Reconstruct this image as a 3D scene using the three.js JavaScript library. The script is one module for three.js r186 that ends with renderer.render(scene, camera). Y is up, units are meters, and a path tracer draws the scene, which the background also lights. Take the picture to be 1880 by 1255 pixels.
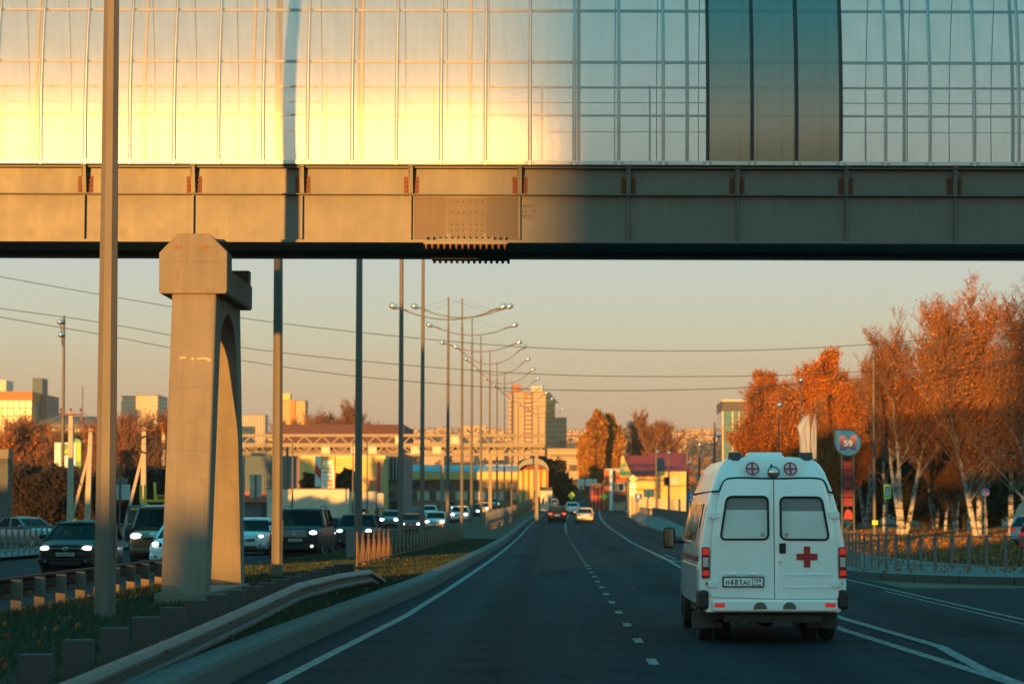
import * as THREE from 'three';
import { mergeGeometries, mergeVertices, toCreasedNormals } from 'three/addons/utils/BufferGeometryUtils.js';
import { RoundedBoxGeometry } from 'three/addons/geometries/RoundedBoxGeometry.js';
import { MarchingCubes } from 'three/addons/objects/MarchingCubes.js';

// ---------------------------------------------------------------- camera, sky, sun, exposure
const F = 3800, VX = 1010, HY = 940, EYE = 1.75, PITCH = 2.5 * Math.PI / 180;   // focal length, vanishing point and horizon in photo pixels; eye height in metres
const PY = HY - F * Math.tan(PITCH);
const scene = new THREE.Scene();
const camera = new THREE.PerspectiveCamera(2 * Math.atan(1255 / 2 / F) * 180 / Math.PI, 1880 / 1255, 0.5, 9000);
camera.position.set(0, EYE, 0);
camera.rotation.x = PITCH;
camera.setViewOffset(1880, 1255, 940 - VX, 627.5 - PY, 1880, 1255);
camera.focus = 31;
camera.userData.fStop = 2.4;
const renderer = new THREE.WebGLRenderer({ antialias: true });
renderer.toneMapping = THREE.LinearToneMapping;
renderer.toneMappingExposure = 2.2;
renderer.shadowMap.enabled = true;

const SUN_AZ = 17.6 * Math.PI / 180, SUN_EL = 2.2 * Math.PI / 180;               // behind the camera, to the left
const sunDir = new THREE.Vector3(-Math.sin(SUN_AZ) * Math.cos(SUN_EL), Math.sin(SUN_EL), Math.cos(SUN_AZ) * Math.cos(SUN_EL));
const sun = new THREE.DirectionalLight(new THREE.Color().setRGB(1, 0.435, 0.078), 5);
sun.target.position.set(0, 0, -60);
sun.position.copy(sunDir).multiplyScalar(300).add(sun.target.position);
sun.castShadow = true;
sun.shadow.mapSize.set(4096, 4096);
Object.assign(sun.shadow.camera, { left: -120, right: 120, top: 60, bottom: -40, near: 1, far: 900 });
sun.shadow.radius = 1;
scene.add(sun, sun.target);

{
  const W = 512, H = 256, data = new Float32Array(W * H * 4);
  const stops = [[-90, .01, .035, .042], [-1, .09, .10, .095], [0, .22, .165, .115], [2.4, .23, .172, .118], [3.6, .262, .21, .135], [5.1, .260, .268, .198], [6.6, .248, .283, .250], [9, .238, .28, .258], [14, .165, .27, .265], [22, .055, .275, .315], [40, .014, .27, .345], [90, .003, .22, .31]];
  for (let j = 0; j < H; j++) {
    const el = (j + .5) / H * 180 - 90;
    let k = 0; while (k < stops.length - 2 && stops[k + 1][0] < el) k++;
    const a = stops[k], b = stops[k + 1], t = Math.min(1, Math.max(0, (el - a[0]) / (b[0] - a[0]))), s = t;
    for (let i = 0; i < W; i++) {
      const az = ((i + .5) / W - .5) * 2 * Math.PI, ce = Math.cos(el * Math.PI / 180);
      const dx = ce * Math.cos(az), dy = Math.sin(el * Math.PI / 180), dz = ce * Math.sin(az);
      const ang = Math.acos(Math.min(1, dx * sunDir.x + dy * sunDir.y + dz * sunDir.z)) * 180 / Math.PI;
      const g1 = Math.exp(-ang / 5) * 2.2, g2 = Math.exp(-ang / 17) * .22, o = (j * W + i) * 4;
      data[o] = a[1] + (b[1] - a[1]) * s + g1 * 1 + g2 * 1;
      data[o + 1] = a[2] + (b[2] - a[2]) * s + g1 * .72 + g2 * .70;
      data[o + 2] = a[3] + (b[3] - a[3]) * s + g1 * .34 + g2 * .40;
      data[o + 3] = 1;
    }
  }
  const sky = new THREE.DataTexture(data, W, H, THREE.RGBAFormat, THREE.FloatType);
  sky.mapping = THREE.EquirectangularReflectionMapping; sky.magFilter = sky.minFilter = THREE.LinearFilter; sky.needsUpdate = true;
  scene.background = sky; scene.environment = sky;
}

// ---------------------------------------------------------------- helpers
let seedState = 12345;
const seed = (n) => { seedState = n >>> 0; };
const rnd = () => { seedState = (seedState + 0x6d2b79f5) | 0; let t = Math.imul(seedState ^ (seedState >>> 15), 1 | seedState); t = (t + Math.imul(t ^ (t >>> 7), 61 | t)) ^ t; return ((t ^ (t >>> 14)) >>> 0) / 4294967296; };
const rr = (a, b) => a + (b - a) * rnd();
const V = (x, y, z) => new THREE.Vector3(x, y, z);
const lerp = (a, b, t) => a + (b - a) * t;
const clamp = (x, a, b) => Math.min(b, Math.max(a, x));
/** point of the place that the photograph shows at pixel (px, py), d metres down the road */
function at(px, py, d) {
  const x = (px - VX) / F, y = -(py - PY) / F, c = Math.cos(PITCH), s = Math.sin(PITCH);
  const wy = y * c + s, wz = -c + y * s, k = -d / wz;
  return V(x * k, EYE + wy * k, -d);
}
const pxm = (d) => F / d;
const gh = (d) => d < 120 ? 0 : d < 300 ? .005 * (d - 120) + .00004 * (d - 120) ** 2 : d < 700 ? 2.196 + .02 * (d - 300) : d < 2200 ? 10.2 + .05 * (d - 700) : 85.2;
const bend = (d) => d < 140 ? 0 : (d - 140) ** 2 * 8e-5;
/** ground point under a pixel of the flat near road */
const gp = (px, py) => { const d = F * EYE / (py - HY); return [(px - VX) / F * d, d]; };

const used = {};
function numbered(name) { const n = used[name] = (used[name] ?? -1) + 1; return n ? name + '_' + String(n).padStart(3, '0') : name; }
function tag(o, label, category, group) { o.userData.label = label; o.userData.category = category; if (group) o.userData.group = group; return o; }
function thing(name, label, category, pos = [0, 0, 0], turn = 0, group) {
  const o = new THREE.Group(); o.name = numbered(name); o.position.set(...pos); o.rotation.y = turn; scene.add(o);
  return tag(o, label, category, group);
}
function dup(src, label, pos, turn = 0, group) {
  const o = src.clone(); o.name = numbered(src.name.replace(/_\d{3}$/, '')); o.position.set(...pos); o.rotation.y = turn; scene.add(o);
  o.userData = { ...src.userData, label }; if (group) o.userData.group = group;
  return o;
}
function metreUV(g) {                                                            // uv in metres, laid on along the main axis of each face
  const p = g.attributes.position, n = g.attributes.normal, uv = new Float32Array(p.count * 2);
  for (let i = 0; i < p.count; i++) {
    const ax = Math.abs(n.getX(i)), ay = Math.abs(n.getY(i)), az = Math.abs(n.getZ(i)), x = p.getX(i), y = p.getY(i), z = p.getZ(i);
    if (ay >= ax && ay >= az) { uv[2 * i] = x; uv[2 * i + 1] = z; } else if (ax >= az) { uv[2 * i] = z; uv[2 * i + 1] = y; } else { uv[2 * i] = x; uv[2 * i + 1] = y; }
  }
  g.setAttribute('uv', new THREE.BufferAttribute(uv, 2));
  return g;
}
function plain(g) {
  const o = g.index ? g.toNonIndexed() : g.clone();
  for (const k of Object.keys(o.attributes)) if (k !== 'position' && k !== 'normal') o.deleteAttribute(k);
  if (!o.attributes.normal) o.computeVertexNormals();
  return o;
}
const join = (gs) => metreUV(gs.length === 1 ? plain(gs[0]) : mergeGeometries(gs.map(plain)));
function part(name, gs, m, parent, label) {
  const mesh = new THREE.Mesh(gs.isBufferGeometry ? gs : join(gs), m);
  mesh.name = name; mesh.castShadow = mesh.receiveShadow = true;
  if (label) mesh.userData.label = label;
  (parent ?? scene).add(mesh);
  return mesh;
}
function structure(name, gs, m) { const o = part(numbered(name), gs, m); o.userData.kind = 'structure'; return o; }
function single(name, label, category, gs, m, group) { return tag(part(numbered(name), gs, m), label, category, group); }

const tr = (g, x = 0, y = 0, z = 0, rx = 0, ry = 0, rz = 0) => { if (rx) g.rotateX(rx); if (ry) g.rotateY(ry); if (rz) g.rotateZ(rz); return g.translate(x, y, z); };
const box = (w, h, d, x = 0, y = 0, z = 0, rx, ry, rz) => tr(new THREE.BoxGeometry(w, h, d), x, y, z, rx, ry, rz);
const rbox = (w, h, d, r, x = 0, y = 0, z = 0, rx, ry, rz) => tr(new RoundedBoxGeometry(w, h, d, 2, Math.min(r, w / 2.02, h / 2.02, d / 2.02)), x, y, z, rx, ry, rz);
const cyl = (r0, r1, h, x = 0, y = 0, z = 0, seg = 12, rx, ry, rz) => tr(new THREE.CylinderGeometry(r1, r0, h, seg), x, y, z, rx, ry, rz);   // r0 below, r1 above
const ball = (r, x, y, z, sx = 1, sy = 1, sz = 1, seg = 10) => new THREE.SphereGeometry(r, seg, Math.max(6, seg - 2)).scale(sx, sy, sz).translate(x, y, z);
function bar(a, b, r0, r1 = r0, seg = 6) {
  const dir = b.clone().sub(a), L = dir.length(), g = new THREE.CylinderGeometry(r1, r0, L, seg);
  g.applyQuaternion(new THREE.Quaternion().setFromUnitVectors(V(0, 1, 0), dir.normalize()));
  return g.translate((a.x + b.x) / 2, (a.y + b.y) / 2, (a.z + b.z) / 2);
}
function beam(a, b, w, h) {                                                      // a box of w by h from a to b
  const dir = b.clone().sub(a), L = dir.length(), g = new THREE.BoxGeometry(w, h, L);
  const m = new THREE.Matrix4().lookAt(V(0, 0, 0), dir.negate(), Math.abs(dir.y / L) > .95 ? V(0, 0, 1) : V(0, 1, 0));
  g.applyMatrix4(m);
  return g.translate((a.x + b.x) / 2, (a.y + b.y) / 2, (a.z + b.z) / 2);
}
const tube = (pts, r, seg = 24, rs = 6, closed = false) => new THREE.TubeGeometry(new THREE.CatmullRomCurve3(pts, closed), seg, r, rs, closed);
const poly = (pts) => new THREE.Shape(pts.map((p) => new THREE.Vector2(p[0], p[1])));
function roundPoly(pts, r) {                                                     // polygon with rounded corners
  const s = new THREE.Shape(), n = pts.length, P = pts.map((p) => new THREE.Vector2(p[0], p[1]));
  for (let i = 0; i < n; i++) {
    const a = P[(i + n - 1) % n], b = P[i], c = P[(i + 1) % n], ri = Math.min(Array.isArray(r) ? r[i] : r, a.distanceTo(b) * .49, b.distanceTo(c) * .49);
    const p = b.clone().add(a.clone().sub(b).setLength(ri)), q = b.clone().add(c.clone().sub(b).setLength(ri));
    i ? s.lineTo(p.x, p.y) : s.moveTo(p.x, p.y);
    s.quadraticCurveTo(b.x, b.y, q.x, q.y);
  }
  s.closePath(); return s;
}
const ext = (shape, depth, bevel = 0, seg = 6) => new THREE.ExtrudeGeometry(shape, { depth, bevelEnabled: bevel > 0, bevelThickness: bevel, bevelSize: bevel, bevelSegments: 2, curveSegments: seg });
/** surface through rings of points; smooth where the crease angle allows */
function loft(rings, { closed = true, caps = true, crease = .6 } = {}) {
  const n = rings[0].length, pos = [], idx = [];
  for (const r of rings) for (const p of r) pos.push(p[0], p[1], p[2]);
  const m = closed ? n : n - 1;
  for (let i = 0; i < rings.length - 1; i++) for (let j = 0; j < m; j++) {
    const a = i * n + j, b = i * n + (j + 1) % n, c = a + n, d = b + n;
    idx.push(a, b, d, a, d, c);
  }
  if (caps) for (const [o, flip] of [[0, 1], [(rings.length - 1) * n, 0]]) {
    const c = V(0, 0, 0); for (let j = 0; j < n; j++) c.add(V(pos[3 * (o + j)], pos[3 * (o + j) + 1], pos[3 * (o + j) + 2]));
    c.multiplyScalar(1 / n); const k = pos.length / 3; pos.push(c.x, c.y, c.z);
    for (let j = 0; j < n; j++) flip ? idx.push(k, o + (j + 1) % n, o + j) : idx.push(k, o + j, o + (j + 1) % n);
  }
  const g = new THREE.BufferGeometry();
  g.setAttribute('position', new THREE.Float32BufferAttribute(pos, 3)); g.setIndex(idx);
  return toCreasedNormals(g, crease);
}
const flat = (g) => { const q = g.index ? g.toNonIndexed() : g; q.computeVertexNormals(); return q; };
const quad = (a, b, c, d) => { const g = new THREE.BufferGeometry(); g.setAttribute('position', new THREE.Float32BufferAttribute([a, b, c, a, c, d].flatMap((p) => p.isVector3 ? [p.x, p.y, p.z] : p), 3)); g.computeVertexNormals(); return g; };
/** a pane with thickness t from four corners */
function slab(a, b, c, d, t) {
  const P = [a, b, c, d].map((p) => p.isVector3 ? p : V(...p)), n = P[1].clone().sub(P[0]).cross(P[2].clone().sub(P[0])).setLength(-t), Q = P.map((p) => p.clone().add(n));
  return mergeGeometries([quad(...P), quad(Q[3], Q[2], Q[1], Q[0]), quad(P[0], Q[0], Q[1], P[1]), quad(P[1], Q[1], Q[2], P[2]), quad(P[2], Q[2], Q[3], P[3]), quad(P[3], Q[3], Q[0], P[0])]);
}

// ---------------------------------------------------------------- textures and materials
const hash = (x, y, s) => { let h = Math.imul(x | 0, 374761393) + Math.imul(y | 0, 668265263) + Math.imul(s, 2246822519); h = Math.imul(h ^ (h >>> 13), 1274126177); return ((h ^ (h >>> 16)) >>> 0) / 4294967296; };
function vnoise(x, y, per, s) {
  const xi = Math.floor(x), yi = Math.floor(y), fx = x - xi, fy = y - yi, u = fx * fx * (3 - 2 * fx), v = fy * fy * (3 - 2 * fy), w = (k) => ((k % per) + per) % per;
  return lerp(lerp(hash(w(xi), w(yi), s), hash(w(xi + 1), w(yi), s), u), lerp(hash(w(xi), w(yi + 1), s), hash(w(xi + 1), w(yi + 1), s), u), v);
}
function fbm(u, v, base, oct, s, sx = 1, sy = 1) { let a = 0, k = .5, t = 0; for (let o = 0; o < oct; o++) { const f = base << o; a += k * vnoise(u * f * sx, v * f * sy, f * Math.max(sx, sy), s + o); t += k; k *= .55; } return a / t; }
function dataTex(n, fn, { srgb = false, size = 1, sizeY = size } = {}) {
  const d = new Uint8Array(n * n * 4);
  for (let j = 0; j < n; j++) for (let i = 0; i < n; i++) { const c = fn((i + .5) / n, (j + .5) / n), o = (j * n + i) * 4; if (Array.isArray(c)) { d[o] = c[0] * 255; d[o + 1] = c[1] * 255; d[o + 2] = c[2] * 255; } else d[o] = d[o + 1] = d[o + 2] = clamp(c, 0, 1) * 255; d[o + 3] = 255; }
  const t = new THREE.DataTexture(d, n, n); t.wrapS = t.wrapT = THREE.RepeatWrapping; t.magFilter = THREE.LinearFilter; t.repeat.set(1 / size, 1 / sizeY); if (srgb) t.colorSpace = THREE.SRGBColorSpace; t.needsUpdate = true;
  return t;
}
const mottle = dataTex(512, (u, v) => .74 + .26 * fbm(u, v, 6, 6, 3), { size: 2.6 });
const streaks = dataTex(512, (u, v) => { const a = fbm(u, v, 4, 4, 9), b = vnoise(u * 90, v * 5, 90, 21), c = vnoise(u * 40, v * 3, 40, 22); return .70 + .18 * a + .06 * b + .08 * c; }, { size: 2.2 });
const grainTex = dataTex(512, (u, v) => .55 * hash(u * 512, v * 512, 5) + .45 * fbm(u, v, 32, 3, 6), { size: .7 });
const track = (x, c, w) => Math.exp(-(((x - c) / w) ** 2));
const asphaltTex = dataTex(1024, (u, v) => {                                     // worn asphalt: polished wheel tracks, a dark oil line along each lane, blotches and aggregate
  const x = u * 14, a = fbm(u, v, 7, 6, 31), b = hash(u * 1024, v * 1024, 32), c = fbm(u, v, 4, 3, 35), wob = (fbm(u, v, 3, 3, 37) - .5) * .5; let k = 0;
  for (const m of [13.35, 2.9, 6.4]) { k += .13 * (track(x, m - .85 + wob, .28) + track(x, m + .85 + wob, .28)) * (.5 + a); k -= .16 * track(x, m + wob, .3) * (.4 + c); }
  const crack = Math.abs(fbm(u, v, 5, 5, 39) - .5) < .006 ? -.22 : 0;
  return .52 + .30 * a + .12 * b + .16 * (c - .4) + k + crack;
}, { size: 14, sizeY: 23 });
const wornTex = dataTex(512, (u, v) => { const a = fbm(u, v, 24, 4, 71), b = hash(u * 512, v * 512, 72), c = fbm(u, v, 5, 4, 73); return a > .56 || b > .93 ? .2 + .3 * b : .62 + .38 * c; }, { size: 1.3 });
const castTex = dataTex(1024, (u, v) => {                                        // cast concrete: blotches, run-off streaks, pits, shutter joints
  const a = fbm(u, v, 5, 6, 81), s1 = vnoise(u * 26, v * 2, 26, 82), s2 = vnoise(u * 70, v * 3, 70, 83), p = hash(u * 340, v * 340, 84), j = Math.abs(v * 3 % 1 - .5) < .004 ? .2 : 0;
  return .56 + .30 * a + .10 * s1 + .08 * s2 - (p > .985 ? .22 : 0) - j - (s1 > .72 && a > .5 ? .12 : 0);
}, { size: 3.4 });
const roughVar = dataTex(256, (u, v) => .72 + .28 * fbm(u, v, 5, 5, 41), { size: 1.7 });
const barkTex = dataTex(512, (u, v) => { const a = fbm(u, v, 10, 4, 51, 1, 4), b = fbm(u, v, 5, 4, 57); const m = a > .6 || b > .66 ? .16 : a > .56 ? .5 : 1; return [.80 * m, .76 * m, .70 * m]; }, { size: 1.6 });
const ribTex = dataTex(256, (u, v) => .5 + .5 * Math.sin(u * 2 * Math.PI * 8), { size: .16 });
const polyTex = dataTex(512, (u, v) => { const a = fbm(u, v, 5, 5, 61), b = vnoise(u * 128, v * 3, 128, 63); const c = vnoise(u * 40, v * 2, 40, 66); return .80 + .12 * a + .05 * b + .04 * c; }, { size: 2.9 });

const C = (r, g, b) => new THREE.Color().setRGB(r, g, b);
const M = (r, g, b, rough = .7, o = {}) => new THREE.MeshStandardMaterial({ color: C(r, g, b), roughness: rough, side: THREE.DoubleSide, ...o });
const MP = (r, g, b, rough = .5, o = {}) => new THREE.MeshPhysicalMaterial({ color: C(r, g, b), roughness: rough, side: THREE.DoubleSide, ...o });
const mats = {
  concrete: M(.215, .187, .145, .85, { map: castTex, bumpMap: grainTex, bumpScale: .003 }),
  kerb: M(.088, .09, .088, .9, { map: mottle, bumpMap: grainTex, bumpScale: .004 }),
  asphalt: MP(.019, .033, .042, .95, { specularIntensity: .1, map: asphaltTex, roughnessMap: roughVar, bumpMap: grainTex, bumpScale: .003 }),
  paint: M(.23, .245, .24, .75, { map: wornTex }),
  girder: M(.150, .138, .112, .62, { map: streaks, roughnessMap: roughVar }),
  girderDark: M(.12, .11, .10, .6, { map: streaks }),
  rust: M(.17, .06, .03, .85, { map: mottle }),
  galv: M(.085, .09, .088, .65, { metalness: .2, map: mottle, roughnessMap: roughVar }),
  pole: M(.135, .12, .10, .6, { metalness: .1, map: streaks }),
  alu: M(.55, .54, .52, .38, { metalness: .7, map: mottle }),
  steelFrame: M(.30, .28, .25, .6),
  black: M(.012, .012, .013, .6),
  rubber: M(.018, .018, .018, .85),
  darkMetal: M(.05, .05, .052, .5, { metalness: .4 }),
  chrome: M(.7, .7, .7, .14, { metalness: 1 }),
  white: M(.75, .75, .73, .6, { map: mottle }),
  cream: M(.62, .55, .42, .7, { map: mottle }),
  yellow: M(.75, .46, .06, .6), yellowWall: M(.70, .50, .16, .8, { map: streaks }),
  red: M(.55, .03, .025, .5), orange: M(.65, .16, .03, .6), blue: M(.03, .14, .42, .5), green: M(.01, .17, .07, .5), lime: M(.55, .70, .05, .5),
  soil: M(.05, .045, .03, .95, { map: mottle, bumpMap: grainTex, bumpScale: .02 }),
  glassDark: MP(.012, .016, .018, .06, { specularIntensity: .7 }),
  carGlass: MP(.55, .60, .60, .03, { transmission: 1, ior: 1.33, specularIntensity: .35 }),
  interior: M(.03, .03, .032, .9),
};
const lampGlow = M(.9, .9, .9, .3, { emissive: C(1, .93, .8), emissiveIntensity: 2.6 });
const lampGlowCool = M(.9, .9, .9, .3, { emissive: C(.72, .95, 1), emissiveIntensity: 7 });
const tailGlow = M(.42, .015, .015, .25, { emissive: C(1, .05, .03), emissiveIntensity: .12 });
function printTex(w, h, draw) {
  const c = document.createElement('canvas'); c.width = w; c.height = h; const g = c.getContext('2d'); draw(g, w, h);
  const t = new THREE.CanvasTexture(c); t.colorSpace = THREE.SRGBColorSpace; t.magFilter = THREE.LinearFilter; return t;
}
/** flat print on a plate, w by h metres, facing +z */
function printed(name, tex, w, h, parent, [x, y, z], ry = 0, rough = .5) {
  const m = new THREE.Mesh(new THREE.PlaneGeometry(w, h), new THREE.MeshStandardMaterial({ map: tex, roughness: rough }));
  m.name = name; m.position.set(x, y, z); m.rotation.y = ry; m.castShadow = m.receiveShadow = true; parent.add(m); return m;
}

// ---------------------------------------------------------------- ground, roads, kerbs, markings
const table = (rows) => (d) => { if (d <= rows[0][0]) return rows[0][1] + bend(d); for (let i = 1; i < rows.length; i++) if (d <= rows[i][0]) return lerp(rows[i - 1][1], rows[i][1], (d - rows[i - 1][0]) / (rows[i][0] - rows[i - 1][0])) + bend(d); return rows[rows.length - 1][1] + bend(d); };
const kerbX = table([[21.7, -3.31], [26.7, -3.24], [33.8, -3.08], [46.8, -2.73], [87.5, -2.53], [140, -2.5]]);
const edgeX = table([[21.1, -2.83], [26.7, -2.68], [35, -2.44], [48.2, -2.31], [75.6, -2.16], [140, -2.05]]);
const dashX = (d) => 1.2 + bend(d);
const goreL = table([[21.5, 4.73], [30.8, 4.37], [63, 4.1], [76, 4.32], [148, 4.95], [300, 5.1]]);
const goreR = table([[21.5, 4.78], [23, 4.80], [27, 5.07], [34, 4.82], [71.5, 4.67], [76, 4.36]]);
function ribbon(fL, fR, ds, yo, cols = 1) {
  const pos = [], idx = [], n = cols + 1;
  for (const d of ds) for (let c = 0; c < n; c++) pos.push(lerp(fL(d), fR(d), c / cols), gh(d) + yo, -d);
  for (let i = 0; i < ds.length - 1; i++) for (let c = 0; c < cols; c++) { const a = i * n + c; idx.push(a, a + 1, a + n + 1, a, a + n + 1, a + n); }
  const g = new THREE.BufferGeometry(); g.setAttribute('position', new THREE.Float32BufferAttribute(pos, 3)); g.setIndex(idx); g.computeVertexNormals(); return g;
}
const steps = (a, b, s) => { const o = []; for (let d = a; d < b - 1e-6; d += s) o.push(d); o.push(b); return o; };
structure('ground', [ribbon(() => -1600, () => 1600, [-400, -200, 0, 60, 120, 150, 180, 210, 240, 270, 300, 400, 550, 700, 900, 1200, 1600, 2200, 2700], -.05, 8)], M(.085, .06, .032, .95, { map: mottle }));
const roadDs = [-60, 0, 60, 120, ...steps(130, 430, 10)];
structure('road', [ribbon((d) => kerbX(d) - .2, (d) => 8.2 + bend(d), roadDs, 0, 2)], mats.asphalt);
structure('oncoming_road', [ribbon((d) => -19.7 + bend(d), (d) => -8.9 + bend(d), roadDs, 0, 2)], mats.asphalt);
structure('side_street', [ribbon(() => 8.2, () => 80, [-60, 0, 47.9], .001, 1)], mats.asphalt);
seed(64);
for (const [x, d, w, l] of [[2.6, 47, 1.3, 4.2], [.1, 60, .8, 8], [6.2, 31, 1.0, 2.6], [-1.2, 82, 1.1, 7], [3.2, 100, 1.3, 9]]) structure('asphalt_patch', [ext(roundPoly([[-.5, -.5], [.5, -.48], [.52, .5], [-.48, .52]].map(([a, b]) => [x + a * w + rr(-.05, .05), -d + b * l + rr(-.1, .1)]), .06), .001).rotateX(Math.PI / 2).translate(0, .0035, 0)], MP(.0175, .0305, .039, .95, { specularIntensity: .1, map: asphaltTex }));
// raised median: soil with a kerb on both sides
structure('median', [ribbon((d) => -8.75 + bend(d), (d) => kerbX(d) - .34, roadDs, .14, 2)], M(.025, .04, .022, .95, { map: mottle, bumpMap: grainTex, bumpScale: .03 }));
const paintLine = (f, w, ds, y = .005) => ribbon((d) => f(d) - w / 2, (d) => f(d) + w / 2, ds, y);
function marking(name, gs) { structure(name, gs, mats.paint); }
marking('edge_line', [paintLine(edgeX, .14, [10, 21, 26, 30, 35, 41, 48, 60, 75, 100, 140, ...steps(150, 420, 15)])]);
for (let d = 19.85 - 8; d < 150; d += 4) marking('lane_dash', [paintLine(dashX, .12, [d, d + 1])]);
marking('lane_line', [paintLine(dashX, .11, steps(152, 400, 12))]);
marking('gore_line', [paintLine(goreL, .16, [14, 21.5, 26, 30.8, 40, 50, 63, 76, 100, 120, 148, ...steps(160, 400, 15)])]);
marking('gore_line', [paintLine(goreR, .16, [16, 21.5, 23, 25, 27, 30, 34, 45, 60, 71.5, 76], .009)]);
marking('turn_lane_line', [paintLine(() => 7.72, .10, [24, 54])]);
marking('turn_lane_line', [paintLine(() => 7.42, .07, [27, 46])]);
for (const d of [78, 81, 84]) marking('lane_dash', [paintLine((q) => goreL(q) + .35, .14, [d, d + 1.6])]);
marking('edge_line', [paintLine((d) => -9.45 + bend(d), .16, [10, 60, 120, ...steps(140, 400, 15)])]);
for (let d = 20; d < 140; d += 4) { marking('lane_dash', [paintLine(() => -12.8, .12, [d, d + 1])]); marking('lane_dash', [paintLine(() => -16.2, .12, [d, d + 1])]); }

// concrete kerb wall of the median: blocks with open joints
{
  const k = thing('median_kerb_wall', 'low concrete kerb wall of blocks between the carriageway and the grass median', 'kerb');
  const block = (a, b) => {
    const ring = (d) => { const x = kerbX(d), y = gh(d); return [[x - .38, y - .1, -d], [x + .02, y - .1, -d], [x, y + .21, -d], [x - .03, y + .265, -d], [x - .36, y + .27, -d]]; };
    return loft([ring(a), ring((a + b) / 2), ring(b)].reverse(), { crease: .3 });
  };
  for (let d = 10.7; d < 260; d += 5.6) part('kerb_block', [block(d + .012, d + 5.588)], mats.kerb, k);
  const l = thing('oncoming_kerb', 'pale kerb stones along the oncoming side of the grass median', 'kerb');
  for (let d = 16; d < 200; d += 4) part('kerb_stone', [beam(V(-8.82 + bend(d), gh(d) + .05, -d - .01), V(-8.82 + bend(d + 4), gh(d + 4) + .05, -d - 3.99), .16, .22)], mats.kerb, l);
}
// right-hand pavement with kerb stones, turning into the side street
{
  const edge = [[8.2, 430], [8.2, 300], [8.2, 200], [8.2, 140], [8.2, 100], [8.2, 60], [8.35, 57], [8.9, 54.5], [10, 52.6], [11.6, 51.3], [14, 50.4], [20, 49.2], [40, 47.6], [80, 46]];
  const rows = edge.map(([x, d]) => [x + bend(d), d]);
  const g = [];
  const shape = [...rows, [80, 52], [26, 54], [17, 58], [13.5, 62], [12.4, 70], [12.2, 100], ...[140, 200, 300, 430].map((d) => [12.2 + bend(d), d])];
  const s = new THREE.ShapeGeometry(poly(shape.map(([x, d]) => [x, d]))); const p = s.attributes.position;
  for (let i = 0; i < p.count; i++) { const d = p.getY(i); p.setXYZ(i, p.getX(i), gh(d) + .125, -d); }
  s.computeVertexNormals(); g.push(s);
  structure('pavement', g, M(.12, .12, .118, .85, { map: mottle, bumpMap: grainTex, bumpScale: .004 }));
  const k = thing('kerb', 'grey kerb stones along the right-hand pavement, curving into the side street', 'kerb');
  const curve = new THREE.CatmullRomCurve3(rows.slice(2).map(([x, d]) => V(x, gh(d), -d)), false, 'catmullrom', .2), L = curve.getLength(), n = Math.round(L / 1.5);
  const pts = curve.getSpacedPoints(n);
  for (let i = 0; i < n; i++) { const a = pts[i].clone(), b = pts[i + 1].clone(), t = b.clone().sub(a).setLength(.008); a.add(t); b.sub(t); a.y += .03; b.y += .03; part('kerb_stone', [beam(a, b, .15, .23)], mats.kerb, k); }
}
structure('left_pavement', [ribbon((d) => -24 + bend(d), (d) => -19.7 + bend(d), roadDs, .13)], M(.11, .11, .11, .85, { map: mottle }));

// ---------------------------------------------------------------- guardrails
const W = [[0, -.155], [.05, -.13], [.078, -.09], [.078, -.055], [.012, -.02], [.012, .02], [.078, .055], [.078, .09], [.05, .13], [0, .155]];
function wBeam(path, out) {                                                      // path: [x, y of the rail's middle, d]
  const ring = ([x, y, d]) => [...W.map(([o, u]) => [x + out * o, y + u, -d]), ...W.slice().reverse().map(([o, u]) => [x + out * (o - .006), y + u, -d])];
  return loft(path.map(ring), { crease: .5 });
}
{
  const t = thing('guardrail', 'grey crash barrier rail bent down at its far end, behind the kerb wall', 'guardrail');
  const topAt = table([[12, .36], [17, .42], [21, .48], [25, .55], [31, .67], [37, .63], [43.3, .53], [46, .26], [48, .02]]);
  const path = [12, 15, 17, 19, 21, 23, 25, 27, 29, 31, 33, 35, 37, 39, 41, 43.3, 44.5, 46, 47, 48].map((d) => [-3.78 + (d > 43 ? (d - 43) * .02 : 0), topAt(d) - .13, d]);
  part('rail', [wBeam(path, 1)], mats.galv, t);
  for (const d of [16, 20, 24, 28, 32, 36, 40, 44]) for (const u of [.05, .21]) part('splice_bolt', [cyl(.018, .018, .03, -3.70, topAt(d) - u, -d, 8, 0, 0, Math.PI / 2)], mats.darkMetal, t);
  for (let d = 17.15, i = 0; d < 46; d += 1.55, i++) {
    const h = Math.min(.6, topAt(d) + .06);
    part('post', [rbox(.27, h + .1, .14, .012, -4.25, h / 2 + .05, -d)], mats.concrete.clone(), t).material.color.setRGB(.065, .055, .05);
    part('bracket', [box(.34, .1, .08, -3.99, topAt(d) - .14, -d)], mats.rust, t);
  }
}
{
  const t = thing('guardrail', 'dark crash barrier rail on wide posts beside the oncoming lanes', 'guardrail');
  part('rail', [wBeam(steps(22, 47, 2.5).map((d) => [-8.62, .52, d]), -1), box(.05, .035, 25, -8.6, .70, -34.5)], M(.022, .022, .022, .6, { map: mottle }), t);
  for (let d = 22.5; d < 47; d += 1.5) { part('post', [box(.16, .64, .012, -8.5, .37, -d), box(.012, .64, .07, -8.58, .37, -d - .035), box(.012, .64, .07, -8.42, .37, -d - .035)], M(.17, .14, .11, .8, { map: mottle }), t); }
}

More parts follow.
